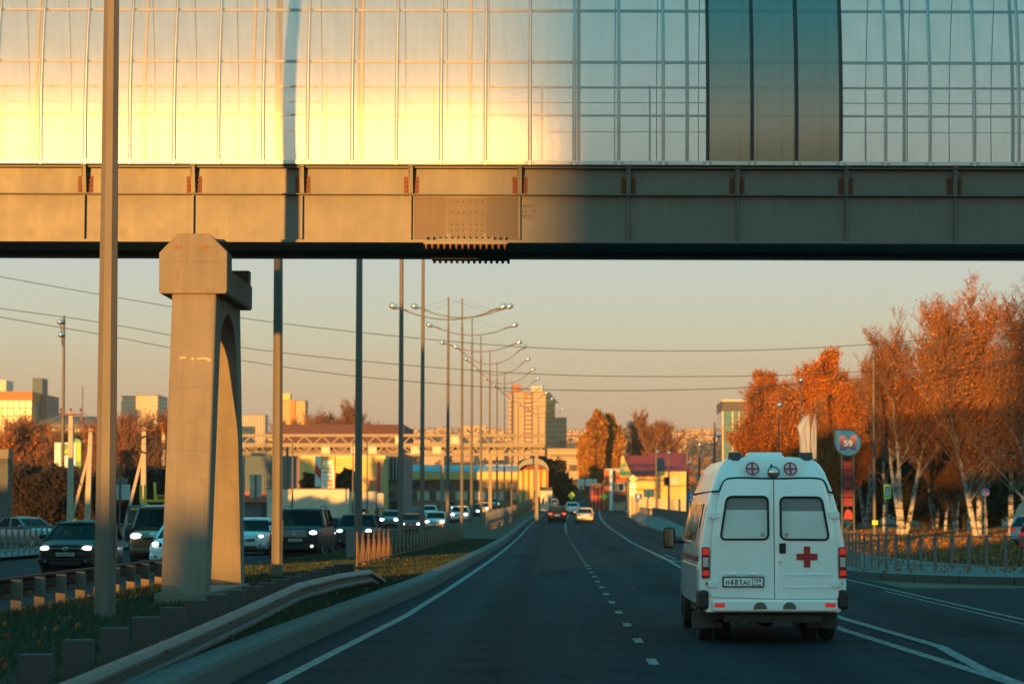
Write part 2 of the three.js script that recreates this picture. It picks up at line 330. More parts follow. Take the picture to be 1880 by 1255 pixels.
// ---------------------------------------------------------------- fences
function fence(name, label, pts, { step = .5, h = 1.05, w = .075, m = mats.galv, y0 = .125, vee = 1, thin = .018 }) {
  const t = thing(name, label, 'fence');
  const curve = new THREE.CatmullRomCurve3(pts.map(([x, d]) => V(x, gh(d) + y0, -d)), false, 'catmullrom', .05), n = Math.max(2, Math.round(curve.getLength() / step)), P = curve.getSpacedPoints(n);
  const post = join([box(w, h, w * .6, 0, h / 2, 0)]);
  const lenOf = (i) => P[i].distanceTo(P[i + 1]);
  const L0 = lenOf(0), brace = [];
  if (vee) for (const s of [-1, 1]) brace.push(join([beam(V(s * (L0 / 2 - w / 2), h * .93, 0), V(s * L0 * .06, h * .16, 0), thin, thin)]));
  const rails = [['top_rail', join([box(L0, .035, .03, 0, h * .96, 0)])], ['bottom_rail', join([box(L0, .03, .028, 0, h * .14, 0)])]];
  for (let i = 0; i <= n; i++) {
    const q = P[Math.min(i, n - 1)], r = P[Math.min(i + 1, n)], turn = Math.atan2(-(r.z - q.z), r.x - q.x);
    const put = (nm, g, x, y, z) => { const o = part(nm, g, m, t); o.position.set(x, y, z); o.rotation.y = turn; };
    put('post', post, P[i].x, P[i].y, P[i].z);
    if (i < n) { const c = q.clone().add(r).multiplyScalar(.5); for (const [nm, g] of rails) put(nm, g, c.x, c.y, c.z); for (const b of brace) put('brace', b, c.x, c.y, c.z); }
  }
  return t;
}
const fenceGrey = M(.17, .17, .165, .6, { metalness: .3, map: mottle });
fence('railing', 'grey pedestrian railing with V braces along the side street, right of the white van', [[9.25, 61], [9.7, 59.3], [10.6, 57.9], [12, 56.9], [14, 56.2], [17, 55.6], [21, 55]], { step: .52, h: 1.0, m: fenceGrey });
fence('railing', 'grey pedestrian railing receding along the right-hand pavement beyond the white van', [[9.2, 61.6], [9.1, 80], [9.1, 118]], { step: .7, h: 1.0, m: fenceGrey });
fence('railing', 'grey railing on the far left pavement behind the black hatchback', [[-20.3, 62], [-20.3, 124]], { step: .9, h: 1.1, m: fenceGrey, thin: .024 });
fence('median_fence', 'rust-brown metal fence on the median with narrow upright bars', [[-5.5, 59], [-5.35, 75], [-5.0, 119]], { step: 1.7, h: 1.05, w: .06, m: M(.16, .085, .045, .7, { map: mottle }), y0: .14, thin: .045 });
fence('median_fence', 'dark metal fence on the median farther off, below the row of lamps', [[-4.6, 150], [-4.0 + bend(205), 205]], { step: 1, h: 1.5, w: .07, m: fenceGrey, y0: .14, thin: .12 });
fence('median_fence', 'far metal fence on the median where the lamp row ends', [[-4.4 + bend(215), 215], [-4.2 + bend(330), 330]], { step: 1.6, h: 1.5, w: .08, m: M(.22, .12, .065, .7, { map: mottle }), y0: .14, thin: .2 });

// ---------------------------------------------------------------- the row of street lamps on the median
const lampHead = () => loft([[0, .05, .05], [.12, .075, .065], [.24, .17, .13], [.46, .21, .17], [.66, .17, .14], [.76, .02, .02]].map(([x, ry, rz]) => Array.from({ length: 12 }, (_, k) => [x, Math.sin(k / 12 * 6.2832) * ry - .02, Math.cos(k / 12 * 6.2832) * rz])), { crease: 1.2 });
const lampShell = M(.62, .62, .62, .16, { metalness: .85 });
function streetLamp(label, x, d, H, armY, sag, span = 3.7, r0 = .17, mast = true) {
  const t = thing('street_lamp', label, 'street lamp', [x, gh(d) + .1, -d], 0, 'street lamps in a row on the median');
  part('pole', [flat(tr(new THREE.CylinderGeometry(.085, r0, H - 2, 8), 0, (H - 2) / 2, 0, 0, Math.PI / 8 + .12)), cyl(.06, .05, 2.4, 0, H - 1.2, 0, 8)], mats.pole, t);
  part('base_plate', [rbox(.5, .05, .5, .01, 0, .03, 0), ...[-1, 1].flatMap((a) => [-1, 1].map((b) => cyl(.022, .022, .09, a * .2, .07, b * .2, 6)))], mats.darkMetal, t);
  part('hatch', [rbox(.012, .5, .14, .004, r0 * .93, 1.2, 0)], mats.pole, t);
  const arm = Array.from({ length: 13 }, (_, k) => { const u = k / 6 - 1; return V(u * (span - .5), armY + sag * u * u, 0); });
  part('arm', [tube(arm, .045, 26, 6)], mats.pole, t);
  for (const s of [-1, 1]) {
    const g = lampHead(); if (s < 0) g.rotateY(Math.PI);
    const h = part('lamp_head', [tr(g, s * (span - .55), armY + sag * .98, 0, 0, 0, s * Math.atan(sag * .5))], lampShell, t);
    part('sleeve', [bar(V(s * (span - 1.1), armY + sag * .72, 0), V(s * (span - .45), armY + sag * 1.0, 0), .065, .065, 8)], mats.pole, h);
    part('guy_wire', [bar(V(0, H - .05, 0), V(s * (span - 1.2), armY + sag * .68, 0), .008, .008, 4)], mats.pole, t);
  }
  part('cap', [ball(.07, 0, H, 0)], mats.pole, t);
  t.rotation.z = rr(-.0035, .0035); t.rotation.x = rr(-.003, .003);
  return t;
}
const ordinal = ['nearest', 'second', 'third', 'fourth', 'fifth', 'sixth', 'seventh', 'eighth', 'ninth', 'tenth', 'eleventh', 'twelfth', 'thirteenth', 'fourteenth', 'fifteenth', 'sixteenth', 'seventeenth', 'eighteenth'];
const lampDs = [31.3, 51, 72.5, 93, 108.5, 135.5, 157, 174.5, 195, 215, 236, 258, 282, 306, 332, 360, 390, 422];
lampDs.forEach((d, i) => {
  const extra = i === 0 ? ', before the footbridge' : i === 1 ? ', right of the bridge pier' : i === 5 ? ', arms hung lower' : '';
  streetLamp(`${ordinal[i]} street lamp of the median row from the viewer${extra}`, -6.72 + bend(d) * .9, d, i === 5 ? 15.6 : i === 2 ? 21.8 : 17.6, i === 5 ? 14.2 : i === 2 ? 20.4 : 16.2, i > 8 ? 1.6 : .75, 3.75, i === 0 ? .17 : i < 3 ? .15 : .14);
});
// steel cabinet beside the third lamp
single('utility_cabinet', 'narrow grey steel cabinet at the foot of the third street lamp', 'cabinet', [rbox(.28, 1.05, .25, .02, at(643, 1016, 70).x, .66, -70), box(.3, .03, .28, at(643, 1016, 70).x, 1.2, -70)], M(.14, .14, .14, .6));

// ---------------------------------------------------------------- footbridge
{
  const BD = 37.5, b = thing('footbridge', 'steel footbridge with translucent panels spanning the road', 'bridge', [0, 0, -BD]);
  b.rotation.z = -.0028;
  const X = (px, py = 300) => at(px, py, BD).x, Y = (py) => at(1010, py, BD).y;
  const yB = Y(440), yWebTop = Y(357), yTop = Y(309), yGlass = Y(301), x0 = -42, x1 = 46, L = x1 - x0, xm = (x0 + x1) / 2, depth = 2.2;
  const mull0 = X(1052), pw = (X(1297) - X(1052)) / 3;                              // panel width, about 0.8 m
  const st0 = X(1152), sp = (X(1752) - X(1152)) / 3;                                // brackets and stiffeners, about 2 m
  // girders: web, ledge, flanges
  for (const [z, front] of [[0, 1], [-depth, 0]]) {
    const g = part('girder', [box(L, yWebTop - yB, .016, xm, (yWebTop + yB) / 2, z - .10), box(L, yTop - yWebTop, .016, xm, (yTop + yWebTop) / 2, z - .13)], mats.girder, b);
    part('bottom_flange', [box(L, .045, .34, xm, yB - .035, z - .14)], mats.girder, g);
    part('middle_ledge', [box(L, .022, .12, xm, yWebTop, z - .05)], mats.girderDark, g);
    part('top_flange', [box(L, .03, .3, xm, yTop + .02, z - .16)], mats.girderDark, g);
    if (front) for (let k = -8; k <= 10; k++) part('stiffener', [box(.022, yWebTop - yB - .03, .085, st0 + k * sp, (yWebTop + yB) / 2 - .006, z - .05)], mats.girder, g);
  }
  part('deck_underside', [box(L, .05, depth - .55, xm, yB + .06, -depth / 2 - .14)], mats.girderDark, b);
  for (let k = -7; k <= 10; k++) part('cross_beam', [box(.12, .2, depth - .5, st0 + k * sp, yB + .15, -depth / 2 - .14)], mats.girderDark, b);
  part('deck', [box(L, .06, depth + .3, xm, yTop + .08, -depth / 2 - .14)], mats.girderDark, b);
  // brackets under the glazing with rusty bolted plates
  for (let k = -8; k <= 10; k++) {
    const x = st0 + k * sp, y0 = yWebTop + .02, h = yTop - y0 + .02, plate = part('bolt_plate', [box(.27, h * .66, .014, x, y0 + h * .33, -.115)], mats.rust, b);
    for (const s of [-1, 1]) for (let r = 0; r < 3; r++) part('bolt', [cyl(.021, .021, .03, x + s * .085, y0 + .06 + r * .085, -.098, 6, Math.PI / 2)], mats.rust, plate);
    const s2 = new THREE.Shape([[0, 0], [.05, 0], [.2, h], [0, h]].map((q) => new THREE.Vector2(q[0], q[1])));
    part('bracket', [tr(ext(s2, .012, 0), x - .03, y0 + .005, -.10, 0, -Math.PI / 2, 0), box(.085, .012, .22, x, y0 + h - .005, .0), tr(box(.075, h * 1.05, .012), x, y0 + h * .52, .02, .17)], mats.girder, b);
  }
  // riveted splice of the girder
  {
    const xa = X(818), xb = X(889), sh = new THREE.Shape([[xa, Y(362)], [xb, Y(362)], [xb, Y(424)], [X(878), Y(436)], [X(828), Y(436)], [xa, Y(424)]].map((q) => new THREE.Vector2(q[0], q[1])));
    const p = part('splice_plate', [tr(ext(sh, .012), 0, 0, -.095)], M(.12, .09, .06, .6, { map: streaks }), b);
    for (const px of [826, 836.5, 847, 861, 872, 882.5]) for (const py of [368, 389, 410, 421]) part('rivet', [ball(.026, X(px), Y(py), -.083, 1, 1, .6, 8)], mats.girder, p);
    for (const px of [829, 839, 849, 860, 870, 880]) part('rivet', [ball(.022, X(px), Y(432), -.083, 1, 1, .6, 8)], mats.girder, p);
    const q = part('flange_splice', [box(X(930) - X(776), .03, .36, X(853), yB - .073, -.14), box(X(905) - X(800), .03, .1, X(853), yB + .0, -.02)], mats.girder, b);
    for (let k = 0; k < 14; k++) {
      const x = lerp(X(781), X(925), k / 13);
      part('flange_bolt', [cyl(.027, .027, .055, x, yB - .115, .015, 6), cyl(.013, .013, .05, x, yB - .15, .015, 6)], mats.rust, q);
      part('flange_bolt', [cyl(.025, .025, .05, x, yB + .035, .0, 6)], mats.girder, q);
      part('flange_bolt', [cyl(.03, .03, .075, x + .02, yB - .12, -depth - .12, 6)], mats.girderDark, q);
    }
    part('flange_splice', [box(1.5, .03, .36, X(853), yB - .073, -depth - .14)], mats.girderDark, b);
  }
  for (const [a, w, c] of [[756, 62, [.11, .075, .05]], [889, 61, [.085, .065, .05]]]) part('web_plate', [box(X(a + w) - X(a) - .03, yWebTop - yB - .05, .008, (X(a) + X(a + w)) / 2, (yWebTop + yB) / 2 - .012, -.089)], M(...c, .6, { map: streaks }), b, 'browner repainted web plate');
  // stencilled numbers on the web
  {
    const t = printTex(256, 192, (g) => { g.clearRect(0, 0, 256, 192); g.fillStyle = 'rgba(70,45,30,.55)'; g.font = 'bold 44px sans-serif'; g.fillText('18423', 10, 46); g.fillText('LU    11', 10, 102); g.fillText('00.15', 10, 158); g.fillRect(8, 172, 210, 5); });
    const s = printed('stencil', t, .42, .32, b, [X(976), Y(388), -.088]); s.material.transparent = true; s.material.roughness = .6; s.name = 'stencil';
    const w = part('weld_stub', [rbox(.28, .04, .05, .01, X(1780), Y(441), -.04)], mats.rust, b);
  }
  // glazing: each sheet upright at its foot and arching back above
  const prof = []; { let a = -.078, y = yGlass - .02, z = 0; prof.push([y, z]); const step = .16, yv = Y(285), yTopCurve = Y(-40); for (let k = 0; k < 60; k++) { if (y > yv) a += step / (y < yTopCurve ? 9.5 : 1.25); if (a > 1.5) break; y += Math.cos(a) * step; z -= Math.sin(a) * step; prof.push([y, z]); } const zc = -depth / 2 - .04, last = prof[prof.length - 1]; const y1 = yTopCurve, k1 = (zc - prof.find((q) => q[0] > y1)[1]) / (last[1] - prof.find((q) => q[0] > y1)[1]), zb = prof.find((q) => q[0] > y1)[1]; for (const q of prof) if (q[0] > y1) q[1] = zb + (q[1] - zb) * k1; }
  const sheet = (w, flip = 1) => {
    const g = loft(prof.map(([y, z]) => [[-w / 2, y, z], [w / 2, y, z]]), { closed: false, caps: false, crease: 1 });
    return g;
  };
  const back = (g) => { const h = g.clone(); h.scale(1, 1, -1); h.translate(0, 0, -depth - .08); return h; };
  const polyc = MP(.97, .97, .95, .31, { transmission: .87, ior: 1.9, map: polyTex, bumpMap: ribTex, bumpScale: .0012, specularIntensity: 1 });
  const polyDark = MP(.075, .085, .035, .26, { transmission: .85, ior: 2.5, map: polyTex, bumpMap: ribTex, bumpScale: .0012, specularIntensity: 1 });
  const sheetG = metreUV(plain(sheet(pw - .03))), backG = metreUV(plain(back(sheet(pw - .03))));
  const seamG = join([loft(prof.map(([y, z]) => [[-.032, y, z + .016], [-.012, y, z + .034], [-.008, y, z + .02], [.008, y, z + .02], [.012, y, z + .034], [.032, y, z + .016]]), { closed: false, caps: false, crease: .4 })]);
  const seamB = metreUV(plain(back(loft(prof.map(([y, z]) => [[-.011, y, z + .016], [0, y, z + .026], [.011, y, z + .016]]), { closed: false, caps: false, crease: .4 }))));
  const kA = -22, kB = 17;
  seed(77);
  const stripM = M(.60, .58, .54, .4, { metalness: .5, map: mottle });
  for (let k = kA; k <= kB; k++) {
    const x = mull0 + k * pw, dark = k >= 3 && k <= 5;
    const s = part('panel', sheetG, dark ? polyDark : polyc, b, dark ? 'dark tinted translucent panel' : undefined); s.position.set(x + pw / 2, 0, 0); s.rotation.x = rr(-.0005, .0005); s.rotation.y = rr(-.009, .009);
    const q = part('panel', backG, polyc, b); q.position.set(x + pw / 2, 0, 0);
    const e = part('glazing_bar', seamG, dark || k === 6 ? M(.06, .06, .065, .4, { metalness: .4 }) : mats.alu, b); e.position.set(x, 0, 0);
    const f = part('glazing_bar', seamB, mats.alu, b); f.position.set(x, 0, 0);
    const droop = k === -4 || k === -3 || k === -9 || k === -10 ? rr(-.02, .02) : rr(-.006, .006);
    const st = part('sill_strip', [rbox(pw - .075, .07, .012, .004, x + pw / 2, yGlass + .02, .03, 0, 0, droop)], stripM, b);
    for (const u of [.07, pw - .07]) part('screw', [cyl(.013, .013, .016, x + u, yGlass + .02, .04, 8, Math.PI / 2)], mats.darkMetal, st);
    part('clamp', [rbox(.06, .085, .02, .004, x, yGlass + .02, .035)], mats.alu, b);
  }
  // the spans outside the near stretch: corrugated sheet to the left, plain panels to the right
  const yCrown = prof[prof.length - 1][0];
  const shell = (xa, xb) => [tr(metreUV(plain(sheet(xb - xa))), (xa + xb) / 2), tr(plain(back(sheet(xb - xa))), (xa + xb) / 2)];
  const xl = mull0 + kA * pw, xr = mull0 + (kB + 1) * pw;
  part('cladding', shell(x0, xl - .05), M(.25, .25, .24, .6, { map: streaks }), b);
  part('cladding', shell(xr + .05, x1), polyc, b);
  part('ridge', [rbox(L, .08, .2, .02, xm, yCrown + .03, -depth / 2 - .04)], mats.alu, b);
  // steel frame inside: hoops, purlins and handrails
  const hoop = join([tube(prof.map(([y, z]) => V(0, y, z - .11)), .034, 40, 6)]);
  for (let k = -6; k <= 8; k++) { const h = part('hoop', hoop, mats.steelFrame, b); h.position.x = st0 + (k * 2 + 1) * sp * .5 * 1 + .08; }
  const purlinAt = (py, r = .026, mm = mats.steelFrame) => { const y = Y(py); let z = 0; for (let i = 0; i < prof.length - 1; i++) if (y >= prof[i][0] && y <= prof[i + 1][0]) z = lerp(prof[i][1], prof[i + 1][1], (y - prof[i][0]) / (prof[i + 1][0] - prof[i][0])); for (const zz of [z - .09]) part('purlin', [rbox(xr - xl, r * 2, r * 2, .01, (xl + xr) / 2, y, zz)], mm, b); };
  purlinAt(14); purlinAt(112);
  for (const [py, r] of [[154, .022], [182, .01], [206, .022], [236, .008]]) for (const z of [-.3]) part('handrail', [tr(new THREE.CylinderGeometry(r, r, xr - xl, 8), (xl + xr) / 2, Y(py), z, 0, 0, Math.PI / 2)], mats.steelFrame, b);
  for (let k = -8; k <= 9; k++) for (const z of [-.3]) part('handrail_post', [cyl(.018, .018, Y(150) - yTop, st0 + k * sp + .4, (Y(150) + yTop) / 2, z, 8)], mats.steelFrame, b);
  part('walkway', [box(L, .03, depth - .2, xm, yTop + .13, -depth / 2 - .04)], mats.girderDark, b);
}
// stair hall at the left end of the bridge, outside the picture; it shades the third and fourth lamps
{
  const t = thing('stair_hall', 'closed stair hall of the footbridge beyond the left edge of the picture', 'stair hall', [-26, 0, -38.7]);
  part('wall', [box(20, 12.9, 4.2, 0, 6.45, 0)], mats.concrete, t);
  part('roof', [rbox(20.6, .2, 4.8, .05, 0, 13.0, 0)], mats.girderDark, t);
  part('side_wing', [box(16, 5.6, 4, -18.05, 2.8, 0)], mats.concrete, t);
}
// pier
{
  const D = 37.0, t = thing('bridge_pier', 'concrete A-shaped pier with an arched opening carrying the footbridge', 'pier');
  const xl = at(315, 640, D).x, xr = at(396, 640, D).x, w = xr - xl, top = at(350, 538, D).y;
  // side outline in (d, y): splayed legs; opening: a tall pointed arch
  const s = new THREE.Shape([[36.05, -.3], [37.0, top], [39.85, top], [40.75, -.3]].map((q) => new THREE.Vector2(q[0], q[1])));
  const hole = new THREE.Path(); hole.moveTo(36.5, -.2); hole.lineTo(37.42, 4.55); hole.bezierCurveTo(37.55, 5.25, 38.1, 5.42, 38.42, 5.42); hole.bezierCurveTo(38.75, 5.42, 39.3, 5.25, 39.42, 4.55); hole.lineTo(40.3, -.2); hole.lineTo(36.5, -.2);
  s.holes.push(hole);
  const g = new THREE.ExtrudeGeometry(s, { depth: w - .05, bevelEnabled: true, bevelThickness: .025, bevelSize: .025, bevelSegments: 1, curveSegments: 14 });
  g.rotateY(Math.PI / 2); g.translate(xl + .025, 0, 0);                             // (d, y, depth) to (x, y, -d)
  part('pier_legs', [g], mats.concrete, t);
  const cxl = at(293, 480, 36.9).x, cxr = at(415, 480, 36.9).x, yb = at(350, 537, 36.9).y, yt = at(350, 430, 36.9).y, c = .32, m = (cxl + cxr) / 2;
  const cs = new THREE.Shape([[cxl, yb + .03], [cxl + .02, yb], [cxr - .02, yb], [cxr, yb + .03], [cxr, yt - c], [cxr - c, yt], [cxl + c, yt], [cxl, yt - c * 1.05]].map((q) => new THREE.Vector2(q[0], q[1])));
  part('crosshead', [tr(ext(cs, .55, .015), 0, 0, -36.9 - .56)], mats.concrete, t);
  const beamS = new THREE.Shape([[cxl, yb + .03], [cxl + .02, yb], [cxr - .02, yb], [cxr, yb + .03], [cxr, yt - .62], [cxl, yt - .62]].map((q) => new THREE.Vector2(q[0], q[1])));
  part('crosshead_beam', [tr(ext(beamS, 2.55, .015), 0, 0, -36.9 - .56 - 2.57)], mats.concrete, t);
  part('crosshead_upstand', [box(cxr - cxl, .3, .3, m, yt - .48, -39.8)], mats.concrete, t);
  for (const x of [m - .27, m + .2]) part('rust_stain', [ext(roundPoly([[-.07, -.02], [-.03, -.035], [.03, -.02], [.07, -.03], [.06, .015], [.01, .025], [-.05, .02]], .012), .003).translate(x, yt - .22, -36.884)], M(.22, .10, .05, .9), t);
  seed(5);
  for (const [px, py, ww] of [[334, 656, .13], [368, 657, .22], [382, 660, .1], [352, 658, .07]]) { const q = at(px, py, 36.7); part('spalled_patch', [ext(roundPoly(Array.from({ length: 8 }, (_, k) => [Math.cos(k * .785) * ww * rr(.4, .6), Math.sin(k * .785) * .035 * rr(.5, 1.1)]), .01), .004).translate(q.x, q.y, -36.98 + (q.y > 4 ? .01 : 0) + (5.66 - q.y) * .165)], M(.36, .30, .21, .9), t); }
  part('plinth', [box(w + .14, .30, 5.0, (xl + xr) / 2, .2, -38.4)], mats.concrete, t);
}
// what stands behind the viewer and keeps the low sun off the road
{
  const a = thing('apartment_block', 'tall apartment block far behind the viewer, left of the road', 'building', [-59.8, 0, 200]);
  part('wall', [box(32, 36, 14, 0, 18, 7)], mats.cream, a); part('roof', [box(32.6, .5, 14.6, 0, 36.2, 7)], mats.girderDark, a);
  const g = thing('garage_row', 'row of low garages behind the viewer', 'building', [-29.2, 0, 72]);
  part('wall', [box(24, 5.9, 8, 0, 2.95, 4)], mats.cream, g); part('roof', [box(24.3, .2, 8.4, 0, 6.0, 4)], mats.girderDark, g);
  const w = thing('yard_wall', 'high yard wall behind the viewer, left of the garages', 'wall', [-55.5, 0, 73]);
  part('wall', [box(28, 4.65, .4, 0, 2.325, 0)], mats.cream, w); part('coping', [box(28.2, .12, .6, 0, 4.71, 0)], mats.kerb, w);
}

// ---------------------------------------------------------------- vehicles
const tyreRing = (r, w) => { const P = []; for (const [rad, x] of [[r * .62, -w / 2], [r * .92, -w / 2], [r, -w * .36], [r, w * .36], [r * .92, w / 2], [r * .62, w / 2]]) P.push(new THREE.Vector2(rad, x)); return new THREE.LatheGeometry(P, 22).rotateZ(Math.PI / 2); };
function wheel(parent, x, y, z, r, w, rimM) {
  const t = part('wheel', [tyreRing(r, w).translate(x, y, z)], mats.rubber, parent), s = Math.sign(x);
  part('rim', [cyl(r * .63, r * .63, w * .7, x, y, z, 16, 0, 0, Math.PI / 2), ...Array.from({ length: 5 }, (_, k) => box(w * .1, r * .5, r * .16, 0, r * .3, 0).rotateX(k * 1.2566).translate(x + s * w * .38, y, z))], rimM ?? mats.alu, t);
}
const plateTex = (txt, reg, grubby = 0) => printTex(512, 112, (g) => {
  g.fillStyle = grubby ? '#b9b3a4' : '#dfe2e0'; g.fillRect(0, 0, 512, 112); g.strokeStyle = '#15181a'; g.lineWidth = 7; g.strokeRect(5, 5, 502, 102); g.beginPath(); g.moveTo(374, 5); g.lineTo(374, 107); g.stroke();
  g.fillStyle = '#15181a'; g.textBaseline = 'alphabetic'; let x = 26;
  for (const c of txt) { const big = /\d/.test(c); g.font = `bold ${big ? 92 : 74}px sans-serif`; g.fillText(c, x, 92); x += g.measureText(c).width + 5; }
  g.font = 'bold 62px sans-serif'; g.fillText(reg, 384, 62);
  g.fillStyle = '#fff'; g.fillRect(440, 76, 40, 8); g.fillStyle = '#1d4fa8'; g.fillRect(440, 84, 40, 8); g.fillStyle = '#c22'; g.fillRect(440, 92, 40, 8); g.fillStyle = '#15181a'; g.font = 'bold 26px sans-serif'; g.fillText('RUS', 384, 98);
});

// --- seated people seen through windscreens: one continuous body each
function seatedPerson(label, x, y, z, cloth) {
  const R = 40, size = 1.5, mc = new MarchingCubes(R, new THREE.MeshStandardMaterial(), false, false, 60000);
  const J = (a, b, r0, r1) => ({ a: V(...a), b: V(...b), r0, r1 });
  const bones = [J([0, .05, 0], [0, .42, -.05], .16, .17), J([-.15, .44, -.05], [.15, .44, -.05], .085, .085), J([0, .46, -.05], [0, .58, -.03], .06, .058), J([0, .66, -.01], [0, .73, -.02], .088, .1),
    J([0, .63, .03], [0, .66, .045], .055, .06), J([0, .665, .085], [0, .69, .085], .014, .012), J([-.09, .68, -.01], [-.095, .7, -.01], .02, .02), J([.09, .68, -.01], [.095, .7, -.01], .02, .02),
    J([-.19, .43, -.04], [-.23, .2, .1], .055, .045), J([-.23, .2, .1], [-.15, .26, .34], .045, .034), J([.19, .43, -.04], [.23, .2, .1], .055, .045), J([.23, .2, .1], [.15, .26, .34], .045, .034),
    J([-.1, .02, 0], [-.12, .02, .42], .085, .065), J([.1, .02, 0], [.12, .02, .42], .085, .065), J([-.12, .02, .42], [-.12, -.4, .46], .062, .045), J([.12, .02, .42], [.12, -.4, .46], .062, .045)];
  const p = V(0, 0, 0), ab = V(0, 0, 0), cen = V(0, .2, .15), half = size / 2;
  for (let k = 0; k < R; k++) for (let j = 0; j < R; j++) for (let i = 0; i < R; i++) {
    p.set((i / R * 2 - 1) * half, (j / R * 2 - 1) * half, (k / R * 2 - 1) * half).add(cen);
    let acc = 0;
    for (const q of bones) { ab.copy(q.b).sub(q.a); const t = clamp((p.x - q.a.x) * ab.x + (p.y - q.a.y) * ab.y + (p.z - q.a.z) * ab.z, 0, 1e9) / (ab.lengthSq() + 1e-9), u = Math.min(1, t), dx = p.x - q.a.x - ab.x * u, dy = p.y - q.a.y - ab.y * u, dz = p.z - q.a.z - ab.z * u; acc += Math.exp(-(Math.hypot(dx, dy, dz) - lerp(q.r0, q.r1, u)) / .018); }
    mc.field[i + j * R + k * R * R] = Math.log(acc) * .018;
  }
  mc.isolation = 0; mc.update();
  const n = mc.count, g = new THREE.BufferGeometry();
  g.setAttribute('position', new THREE.Float32BufferAttribute(mc.positionArray.slice(0, n * 3), 3)); g.setAttribute('normal', new THREE.Float32BufferAttribute(mc.normalArray.slice(0, n * 3), 3));
  g.scale(half, half, half); g.translate(cen.x, cen.y, cen.z);
  const q = g.attributes.position, col = new Float32Array(n * 3);
  for (let i = 0; i < n; i++) { const Yq = q.getY(i), Zq = q.getZ(i), skin = Yq > .53 || (Zq > .3 && Yq > .16); const c = skin ? [.42, .24, .16] : cloth; col.set(c, i * 3); }
  g.setAttribute('color', new THREE.BufferAttribute(col, 3));
  const o = new THREE.Mesh(g, new THREE.MeshStandardMaterial({ vertexColors: true, roughness: .8, side: THREE.DoubleSide })); o.name = numbered('person'); o.position.set(x, y, z); scene.add(o); tag(o, label, 'person');
  part('hair', [ball(.115, 0, .735, -.035, 1, .9, 1, 12), ball(.1, 0, .69, -.06, 1.02, 1, .8, 10)], M(.05, .03, .02, .9), o);
  part('eye', [ball(.012, -.035, .695, .077), ball(.012, .035, .695, .077)], mats.black, o);
  part('mouth', [rbox(.045, .01, .012, .004, 0, .628, .086)], M(.3, .09, .07, .6), o);
  return o;
}

